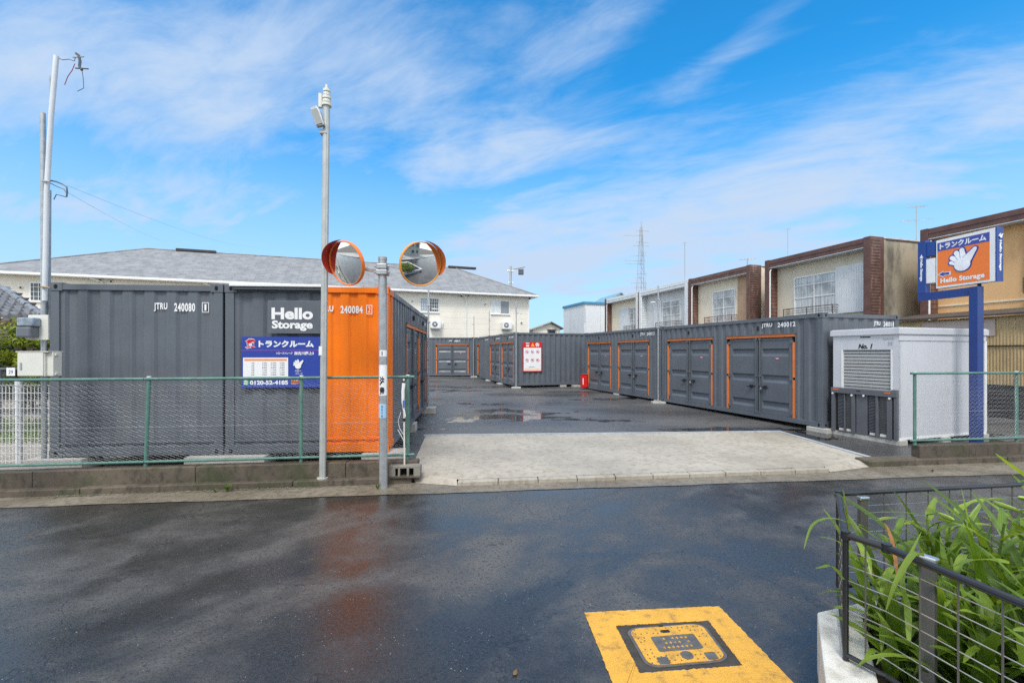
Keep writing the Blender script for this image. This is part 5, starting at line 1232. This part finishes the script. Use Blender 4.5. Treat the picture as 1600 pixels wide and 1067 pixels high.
# ------------------------------------------------------------------ antennas, masts, cables
def mast(name, px, y0, y1, Y, label, els, r=.02, cat='antenna'):
    x = PX(px, Y); z0, z1 = PZ(y0, Y), PZ(y1, Y); t = thing(name, (x, Y, z0), 0, label, cat)
    MB().tube([(0, 0, 0), (0, 0, z1-z0)], r, 6).build('pole', STEEL, t)
    for (fz, l, sl_, n) in els:
        zc = (z1-z0)*fz; MB().tube([(-l/2, -.02, zc), (l/2, .02, zc+sl_)], r*.6, 5).build('boom', ALU, t)
        for k in range(n):
            u = -l/2+l*(k+.5)/n; MB().tube([(u, -.18, zc+sl_*(k+.5)/n), (u, .18, zc+sl_*(k+.5)/n+.03)], r*.4, 4).build('element', ALU, t)
    return t
mast('antenna', 1432, 375, 322, 20, 'television antenna standing behind the peach house roof', [(.95, .8, .05, 6), (.55, 1.3, .08, 8)], .02)
mast('antenna', 1231, 404, 357, 23, 'thin mast on the roof of the beige terrace house', [(.97, .25, 0, 2)], .016)
mast('antenna', 1070, 440, 378, 30, 'thin straight mast above the white clad terrace house', [(.97, .22, 0, 2)], .026)
mast('antenna', 1168, 414, 404, 24, 'low antenna with two dishes on the cream terrace house roof', [(.8, .9, .05, 5)], .03)
mast('antenna', 692, 420, 405, 42, 'faint pole on the apartment roof left of the ridge vent', [(.8, .5, 0, 2)], .03)
ut = mast('utility_pole', 798, 520, 416, 60, 'distant utility pole with transformers behind the apartment building corner', [(.93, .9, 0, 3), (.75, .6, 0, 2), (.62, .9, 0, 2)], .16, 'pole')
z_ = PZ(422, 60)-PZ(520, 60); BX('transformer', GREYD, ut, 1.0, 1.7, -.3, .3, z_-.6, z_+.1, bevel=.05); MB().tube([(0, 0, z_), (1.9, 0, z_+.4)], .05, 5).build('arm', GREYD, ut)
at = thing('lattice_antenna', (PX(1002, 48), 48, 0), 0, 'tall faint mast with many horizontal aerials behind the white houses', 'antenna')
zt = PZ(346, 48); MB().tube([(0, 0, 3), (0, 0, zt)], .045, 6).build('pole', STEEL, at); rnd = random.Random(8)
for sx2, sy2 in ((-1, -1), (1, -1), (1, 1), (-1, 1)): MB().tube([(sx2*.75, sy2*.75, 0), (sx2*.10, sy2*.10, zt-.6)], .028, 4).build('leg', STEEL, at)
lt_ = MB()
for k in range(9):
    z0_ = 1+k*(zt-2.4)/9; z1_ = z0_+(zt-2.4)/9; w0_ = .75-.65*z0_/zt; w1_ = .75-.65*z1_/zt
    lt_.tube([(-w0_, -w0_, z0_), (w1_, -w1_, z1_)], .016, 3).tube([(w0_, -w0_, z0_), (-w1_, -w1_, z1_)], .016, 3).tube([(w0_, -w0_, z0_), (w1_, w1_, z1_)], .016, 3)
tag(lt_.build('lattice_brace', STEEL, at), kind='stuff')
for k, y in enumerate((360, 368, 378, 384, 394, 400, 407, 412, 428, 434, 442, 449)):
    z_ = PZ(y, 48); l0, l1 = rnd.uniform(.2, 1.9), rnd.uniform(.1, .9); MB().tube([(-l0, 0, z_), (l1, .1, z_+rnd.uniform(-.1, .1))], .028, 4).build('aerial', STEEL, at)
    for j in range(3): u = -l0+rnd.random()*(l0+l1); MB().tube([(u, -.1, z_-.15), (u+.1, .1, z_+.15)], .02, 4).build('element', STEEL, at)
def cable(p, q, sag, label):
    p, q = Vector(p), Vector(q); pts = []
    for k in range(25):
        t_ = k/24; pts.append(p.lerp(q, t_)-Vector((0, 0, sag*4*t_*(1-t_))))
    o = MB().tube(pts, .0022, 4).build('overhead_cable', mat('grey_cable', (.35, .37, .4), .6), None); return tag(o, label, 'cable')
cable(V(105, 290), (PX(400, 27), 27, PZ(385, 27)), .25, 'upper thin cable from the leaning pipes to the apartment roof')
cable(V(104, 300), (PX(262, 26), 26, PZ(378, 26)), .12, 'lower thin cable from the leaning pipes to the apartment roof')

# ------------------------------------------------------------------ planter with lilies in the right foreground
pl = thing('planter', (0, 0, 0), 0, 'pale stone planter kerb in the bottom right corner', 'planter')
poly = [(1.79, 2.67), (1.44, 2.09), (1.30, 1.2), (1.35, -.4), (5.2, -.4), (5.2, 3.25), (2.2, 2.80)]
inn = [(2.02, 2.62), (1.66, 2.05), (1.62, 1.2), (1.66, 0), (4.9, 0), (4.9, 3.0), (2.3, 2.72)]
mb = MB(); n = len(poly)
for k in range(n):
    a, b = poly[k], poly[(k+1) % n]; c, d = inn[k], inn[(k+1) % n]
    mb.face([(*a, 0), (*b, 0), (*b, .33), (*a, .33)]); mb.face([(*a, .33), (*b, .33), (*d, .33), (*c, .33)]); mb.face([(*c, .33), (*d, .33), (*d, .22), (*c, .22)])
st = mb.build('stone_rim', BASE_M, pl); md = st.modifiers.new('b', 'BEVEL'); md.width = .012; md.segments = 2
for mo_ in (st,):
    bm = bmesh.new(); bm.from_mesh(st.data); bmesh.ops.remove_doubles(bm, verts=bm.verts, dist=.0005); bmesh.ops.recalc_face_normals(bm, faces=bm.faces); bm.to_mesh(st.data); bm.free()
MB().face([(x, y, .24) for x, y in inn]).build('soil', mat('dark_soil', (.035, .026, .02), .95, var=.3, vscale=9, bump=.8, bscale=40), pl, fix=False)
fn = thing('planter_fence', (0, 0, 0), 0, 'black tube and steel wire mesh fence around the lily planter', 'fence')
BT_ = mat('black_tube', (.018, .019, .022), .32, spec=.6); GP_ = mat('grey_flat_post', (.15, .145, .135), .4, .4, var=.1); WIR = mat('shiny_steel_wire', (.45, .46, .47), .32, .75)
P0 = [Vector(p) for p in ((3.9, 3.17, .95), (2.08, 2.9, .95), (1.65, 2.25, .95), (1.73, 2.10, .95), (1.85, 1.55, .95), (2.05, .6, .95))]
for a, b, rr_ in zip(P0, P0[1:], (.014, .016, .016, .017, .017)): MB().tube([a, b], rr_, 10).build('top_tube', BT_, fn, smooth=True)
for p in P0[1:4]: MB().tube([p-Vector((0, 0, .02)), p+Vector((0, 0, .02))], .021, 10).build('tube_joint', BT_, fn, smooth=True)
for p in (P0[1], P0[2]): MB().tube([(p.x, p.y, .335), (p.x, p.y, .93)], .013, 10).build('corner_tube', BT_, fn, smooth=True)
for a, b in zip(P0, P0[1:]): MB().tube([(a.x, a.y, .36), (b.x, b.y, .36)], .012, 8).build('bottom_tube', BT_, fn, smooth=True)
def panel(a, b, nv, nh=7):
    for k in range(1, nv):
        p = a.lerp(b, k/nv); MB().tube([(p.x, p.y, .362), (p.x, p.y, .94)], .0042, 6).build('upright_wire', GP_, fn)
    for k in range(1, nh): z = .36+.59*k/nh; MB().tube([(a.x, a.y, z), (b.x, b.y, z)], .0024, 5).build('cross_wire', WIR, fn)
panel(P0[0], P0[1], 11); panel(P0[1], P0[2], 6, 8); panel(P0[2], P0[3], 2, 8); panel(P0[3], P0[4], 4, 8); panel(P0[4], P0[5], 6, 8)
for (x, y, rz) in ((2.22, 2.88, .15), (1.86, 2.03, -1.1)):
    MB().box(-.025, .025, -.015, .015, .24-.3, .62).build('flat_post', GP_, fn, loc=(x, y, .30), rz=rz, bevel=.003)
    MB().box(-.032, .032, -.021, .021, .621, .643).build('post_cap', CHROME, fn, loc=(x, y, .30), rz=rz, bevel=.006)

def lilymat(name, c, c2):
    m = bpy.data.materials.new(name); m.use_nodes = True; t = NT(m.node_tree); b = t.n['Principled BSDF']; out = m.node_tree.nodes['Material Output']
    tc = t.node('ShaderNodeTexCoord'); oi = t.node('ShaderNodeObjectInfo'); s = t.sep(tc.outputs['Object'])
    vein = t.m('SINE', t.m('MULTIPLY', s[0], 1150)); n = t.noise(tc.outputs['Object'], 5, 4, .6)
    col_ = t.mix(t.ramp(n, .3, .7), c, c2); col_ = t.mix(t.m('MULTIPLY', t.ramp(vein, .3, 1), .22), col_, tuple(x*1.6 for x in c2))
    col_ = t.mix(oi.outputs['Random'], col_, tuple(x*.62 for x in c), 'MIX'); 
    drop = t.node('ShaderNodeTexVoronoi'); t.put(drop.inputs['Vector'], tc.outputs['Object']); drop.inputs['Scale'].default_value = 75
    dr = t.ramp(drop.outputs['Distance'], .20, .10)
    t.put(b.inputs['Base Color'], t.mix(t.m('MULTIPLY', dr, .35), col_, (.5, .6, .4))); t.put(b.inputs['Roughness'], t.m('SUBTRACT', .42, t.m('MULTIPLY', dr, .34)))
    bn = t.node('ShaderNodeBump'); bn.inputs['Strength'].default_value = .5; bn.inputs['Distance'].default_value = .003; t.put(bn.inputs['Height'], t.m('ADD', dr, t.m('MULTIPLY', vein, .12))); t.put(b.inputs['Normal'], bn.outputs[0])
    tl = t.node('ShaderNodeBsdfTranslucent'); t.put(tl.inputs[0], t.mix(1.0, col_, (1.7, 1.5, .7), 'MULTIPLY')); mx = t.node('ShaderNodeMixShader'); mx.inputs[0].default_value = .38
    m.node_tree.links.new(b.outputs[0], mx.inputs[1]); m.node_tree.links.new(tl.outputs[0], mx.inputs[2]); m.node_tree.links.new(mx.outputs[0], out.inputs[0]); return m
LG = lilymat('lily_leaf_green', (.12, .215, .025), (.23, .36, .045)); LG2 = lilymat('lily_leaf_bright', (.22, .34, .035), (.33, .45, .07)); STM = mat('lily_stem', (.12, .19, .04), .5, var=.2, vscale=8); DRY = mat('dry_leaf', (.30, .13, .04), .8, var=.3, vscale=20)
def blade_mesh(Ln, W_, arch, twist, seed, tip=1.0):
    rnd = random.Random(seed); n = 14; mb = MB(); ang_ = R(rnd.uniform(6, 22)); p = Vector((0, 0, 0)); rows = []
    for k in range(n+1):
        t_ = k/n; w = W_*(.35+.65*min(1, t_*4))*(1-t_**2.6)**.8*.5+.0006
        a = ang_+arch*t_**1.5; d = Vector((0, sin(a), cos(a)))
        if k: p = p+d*(Ln/n)
        nrm = Vector((0, cos(a), -sin(a))); tw = twist*t_; sd_ = Vector((cos(tw), 0, 0))+nrm*sin(tw); sd_.normalize(); up_ = d.cross(sd_)
        fold = .28*w; wig = .004*sin(t_*9+seed)
        rows.append([mb.pt(p-sd_*w-up_*fold+nrm*wig), mb.pt(p-sd_*w*.5-up_*fold*.6), mb.pt(p), mb.pt(p+sd_*w*.5-up_*fold*.6), mb.pt(p+sd_*w-up_*fold-nrm*wig)])
    for a, b in zip(rows, rows[1:]):
        for j in range(4): mb.f.append([a[j], a[j+1], b[j+1], b[j]])
    me = bpy.data.meshes.new('leaf'); me.from_pydata([tuple(v) for v in mb.v], [], mb.f); me.materials.append(LG if seed % 3 else LG2)
    me.polygons.foreach_set('use_smooth', [True]*len(me.polygons)); return me
BL = [blade_mesh(.62, .030, R(75), .4, 1), blade_mesh(.75, .034, R(60), -.5, 2), blade_mesh(.55, .026, R(110), .7, 3), blade_mesh(.85, .038, R(38), .3, 4), blade_mesh(.48, .030, R(90), -.6, 5),
      blade_mesh(.68, .032, R(125), .2, 6), blade_mesh(.90, .036, R(50), -.3, 7), blade_mesh(.40, .028, R(60), .5, 9)]
SLF = [blade_mesh(.17, .024, R(50), .3, 11), blade_mesh(.22, .026, R(70), -.3, 12), blade_mesh(.19, .028, R(40), .4, 15)]
for m_ in SLF: m_.name = 'stem_leaf'
def bud(parent, p, d, L_=.11, green=True):
    d = Vector(d).normalized(); p = Vector(p); pr = [(0, .004), (.1, .009), (.35, .012), (.7, .013), (.9, .010), (1, .003)]
    mb = MB(); u = d.orthogonal().normalized(); w = d.cross(u); rg = []
    for t_, r in pr:
        rg.append([mb.pt(p+d*(L_*t_)+(u*cos(2*pi*j/9)+w*sin(2*pi*j/9))*r*(1+.18*cos(3*2*pi*j/9))) for j in range(9)])
    for a, b in zip(rg, rg[1:]):
        for j in range(9): mb.f.append([a[j], a[(j+1) % 9], b[(j+1) % 9], b[j]])
    mb.f.append(rg[-1]); return mb.build('flower_bud', LG2B if green else mat('cream_bud', (.66, .62, .40), .5, var=.1), parent, smooth=True)
LG2B = mat('pale_green_bud', (.30, .40, .07), .45, var=.15, vscale=20)
def lily(x, y, seed, hgt, nb, label, buds=True):
    rnd = random.Random(seed); t = thing('lily_plant', (x, y, .24), rnd.uniform(0, 6), label, 'plant', 'lilies in the planter')
    nb = int(nb*2.0); hgt *= 1.13
    for k in range(nb):
        me = rnd.choice(BL); o = link('leaf', me, t, (rnd.gauss(0, .035), rnd.gauss(0, .035), 0)); s = rnd.uniform(.75, 1.15)*hgt/.75
        o.scale = (rnd.uniform(1.2, 1.9), s, s); o.rotation_euler = (rnd.gauss(0, .12), rnd.gauss(0, .12), 2*pi*k/nb+rnd.gauss(0, .35))
    lean = Vector((rnd.gauss(0, .08), rnd.gauss(0, .08), 0)); h = hgt*rnd.uniform(.95, 1.12)
    pt = lambda q: Vector((lean.x*q*q, lean.y*q*q, h*q)); MB().tube([pt(0), pt(.33), pt(.66), pt(1)], .0075, 7, .005).build('stem', STM, t, smooth=True)
    for k in range(15):
        q = .22+.76*k/15; o = link('stem_leaf', rnd.choice(SLF), t, tuple(pt(q))); o.rotation_euler = (-.55+.2*rnd.random(), 0, k*2.4+rnd.gauss(0, .2)); o.scale = (1.35, 1.1+.4*rnd.random(), 1.2)
    if buds:
        for k in range(rnd.choice((0, 1, 1))):
            a = rnd.uniform(0, 6); d = Vector((cos(a), sin(a), rnd.uniform(-.3, .5))); e = pt(1)+Vector((cos(a)*.06, sin(a)*.06, .03)); MB().tube([pt(1), e], .004, 6).build('bud_stalk', STM, t); bud(t, e, d, rnd.uniform(.07, .12), True)
    return t
spots = [(2.10, 2.55, .50, 9, 'small lily in the far left corner of the planter', 0), (1.92, 2.22, .48, 10, 'lily in the near left corner, one leaf arching over the road', 0), (2.02, 1.95, .52, 11, 'lily just behind the near flat fence post', 0),
         (2.42, 2.62, .60, 12, 'lily by the back rail, second from the left', 1), (2.36, 2.25, .68, 13, 'tall budding lily in the middle left of the planter', 1), (2.25, 1.82, .62, 12, 'lily in the front row leaning on the black tube', 1),
         (2.72, 2.50, .66, 12, 'budding lily by the back rail near the centre', 1), (2.62, 2.10, .74, 13, 'tallest dark leaved lily of the centre', 1), (2.20, 1.50, .58, 12, 'lily in the front row at the bottom edge of the photo', 0),
         (2.95, 2.65, .66, 11, 'lily at the back right near the rail', 1), (2.60, 1.72, .70, 12, 'lily with long pale leaves at the right edge', 1), (3.0, 2.25, .80, 12, 'tall lily reaching highest at the right edge', 1),
         (2.45, 1.35, .62, 11, 'lily at the bottom right corner of the photo', 0), (3.25, 2.62, .80, 10, 'rearmost lily at the right edge', 1),
         (2.62, 2.78, .55, 10, 'low lily against the back rail beside the flat post', 0), (2.12, 2.15, .55, 10, 'small lily between the near flat post and the corner', 0), (2.40, 1.98, .70, 12, 'leafy lily just behind the front row', 0), (2.85, 1.95, .82, 12, 'broad leaved lily near the right edge', 0), (2.32, 1.62, .66, 12, 'leafy lily low in the corner behind the wire mesh', 0)]
for i_, (x, y, h, nb, lab, bu) in enumerate(spots): lily(x, y, 30+i_, h, nb, lab, bool(bu))
# one long blade arching out over the road, one hanging over the tube, as in the photo
a_ = bpy.data.objects['lily_plant.001']
def hand_leaf(parent, pts, W_, m=LG):
    P = [Vector(p) for p in pts]; mb = MB(); n = len(P); rows = []
    from mathutils import geometry
    Q = []
    for i in range(n-1):
        p0, p1, p2, p3 = P[max(i-1, 0)], P[i], P[i+1], P[min(i+2, n-1)]
        for k in range(6):
            t_ = k/6; Q.append(.5*((2*p1)+(-p0+p2)*t_+(2*p0-5*p1+4*p2-p3)*t_*t_+(-p0+3*p1-3*p2+p3)*t_**3))
    Q.append(P[-1]); N = len(Q)
    for k, q in enumerate(Q):
        t_ = k/(N-1); d = (Q[min(k+1, N-1)]-Q[max(k-1, 0)]).normalized(); s_ = d.cross(Vector((0, 0, 1))); s_ = s_.normalized() if s_.length > .1 else Vector((1, 0, 0)); u = s_.cross(d); w = W_*.5*(.5+.5*min(1, t_*4))*(1-t_**2.4)**.8+.0005
        rows.append([mb.pt(q-s_*w+u*.25*w), mb.pt(q), mb.pt(q+s_*w+u*.25*w)])
    for a, b in zip(rows, rows[1:]):
        for j in range(2): mb.f.append([a[j], a[j+1], b[j+1], b[j]])
    me_ = mb.build('leaf', m, None, smooth=True, fix=False); me_.parent = parent; bpy.context.view_layer.update(); me_.matrix_parent_inverse = parent.matrix_world.inverted(); return me_
def Q3(px, py, Y): return (PX(px, Y), Y, PZ(py, Y))
hand_leaf(a_, [Q3(1372, 842, 2.35), Q3(1340, 822, 2.3), Q3(1300, 810, 2.25), Q3(1270, 820, 2.2), Q3(1256, 858, 2.15)], .022, LG)
hand_leaf(bpy.data.objects['lily_plant.002'], [Q3(1440, 880, 2.2), Q3(1436, 863, 2.0), Q3(1422, 872, 1.95), Q3(1400, 910, 1.9), Q3(1384, 955, 1.88)], .030, LG2)
hand_leaf(bpy.data.objects['lily_plant'], [Q3(1327, 830, 2.6), Q3(1322, 800, 2.6), Q3(1317, 762, 2.6)], .02, LG2)
hand_leaf(bpy.data.objects['lily_plant.011'], [Q3(1640, 770, 2.3), Q3(1600, 742, 2.2), Q3(1575, 724, 2.15), Q3(1555, 708, 2.1)], .028, LG2)
hand_leaf(bpy.data.objects['lily_plant.001'], [Q3(1318, 905, 2.2), Q3(1300, 885, 2.15), Q3(1285, 886, 2.12), Q3(1274, 888, 2.1)], .022, LG)
hand_leaf(bpy.data.objects['lily_plant.001'], [Q3(1325, 860, 2.3), Q3(1308, 845, 2.25), Q3(1280, 838, 2.2)], .02, LG)
hand_leaf(bpy.data.objects['lily_plant.003'], [Q3(1480, 835, 2.3), Q3(1440, 806, 2.35), Q3(1390, 800, 2.4), Q3(1350, 802, 2.4)], .02, LG)

hand_leaf(bpy.data.objects['lily_plant.004'], [Q3(1402, 900, 2.3), Q3(1395, 850, 2.35), Q3(1382, 818, 2.4), Q3(1368, 812, 2.4)], .018, DRY)
hand_leaf(bpy.data.objects['lily_plant.003'], [Q3(1364, 905, 2.4), Q3(1362, 890, 2.4), Q3(1372, 880, 2.38)], .02, DRY)
for i_, (a0, a1, a2, w_) in enumerate((((1560, 1000, 2.2), (1530, 880, 2.3), (1490, 770, 2.4), .03), ((1500, 980, 2.3), (1520, 860, 2.35), (1502, 762, 2.4), .034), ((1600, 980, 2.2), (1560, 860, 2.3), (1470, 800, 2.4), .03),
        ((1450, 960, 2.3), (1440, 860, 2.4), (1380, 780, 2.5), .028), ((1590, 960, 2.4), (1596, 850, 2.5), (1560, 770, 2.6), .034), ((1420, 1000, 2.0), (1410, 900, 2.1), (1440, 830, 2.2), .026), ((1540, 1040, 1.9), (1500, 940, 1.95), (1445, 900, 2.0), .03), ((1600, 1050, 1.8), (1580, 950, 1.85), (1540, 905, 1.9), .03))):
    hand_leaf(bpy.data.objects['lily_plant.%03d' % (4+i_)], [Q3(*a0), Q3((a0[0]+a1[0])/2+3, (a0[1]+a1[1])/2, (a0[2]+a1[2])/2), Q3(*a1), Q3(*a2)], w_, (LG, LG2)[i_ % 2])
# ------------------------------------------------------------------ what stands behind the camera (seen in the traffic mirrors)
for i_, (x, y, w, h, m_, lab) in enumerate(((-13, -13.5, 9, 6.4, CREAM, 'cream house across the street, seen in the traffic mirrors'), (-2.5, -14, 9, 6.8, WHH, 'white house across the street, seen in the traffic mirrors'), (9, -13, 9, 6.2, BEIGE, 'beige house across the street, seen in the traffic mirrors'))):
    h_ = thing('opposite_house', (x, y, .1), 0, lab, 'house'); BX('wall', m_, h_, 0, w, 0, 7, 0, h-1.6)
    MB().prism([(-.5, -.5, h-1.7), (w+.5, -.5, h-1.7), (w/2+1, 3.5, h+.3), (w/2-1, 3.5, h+.3)], (0, 0, .1)).build('roof_slope', SLATE, h_); MB().prism([(-.5, 7.5, h-1.7), (w+.5, 7.5, h-1.7), (w/2+1, 3.5, h+.3), (w/2-1, 3.5, h+.3)], (0, 0, .1)).build('roof_slope', KAW, h_)
    for a, z0 in ((1, .9), (4, .9), (1, 3.2), (4.4, 3.2)): window(frame((w, 7, 0), (-1, 0, 0), (0, 0, 1)), h_, a, a+1.7, z0, z0+1.1, .02, ALU, GLASSD, 2, (1,), .05)
for i_, (x, y) in enumerate(((-3, -9), (12.6, -8.5), (-18, -8))):
    t_ = thing('street_tree', (x, y, .1), 0, ('leafy tree between the opposite cream and white houses', 'leafy tree before the opposite beige house', 'leafy tree far along the opposite pavement')[i_], 'tree')
    MB().tube([(0, 0, 0), (.1, 0, 1.5), (0, .1, 2.6)], .12, 8, .05).build('trunk', BARK, t_, smooth=True); leafmass('crown', LD, t_, [(0, 0, 3.0, 1.3, 1.3, 1.1), (.6, .3, 2.5, .9, .9, .7), (-.7, 0, 2.4, .9, .9, .7)], 700, .13, 40+i_)
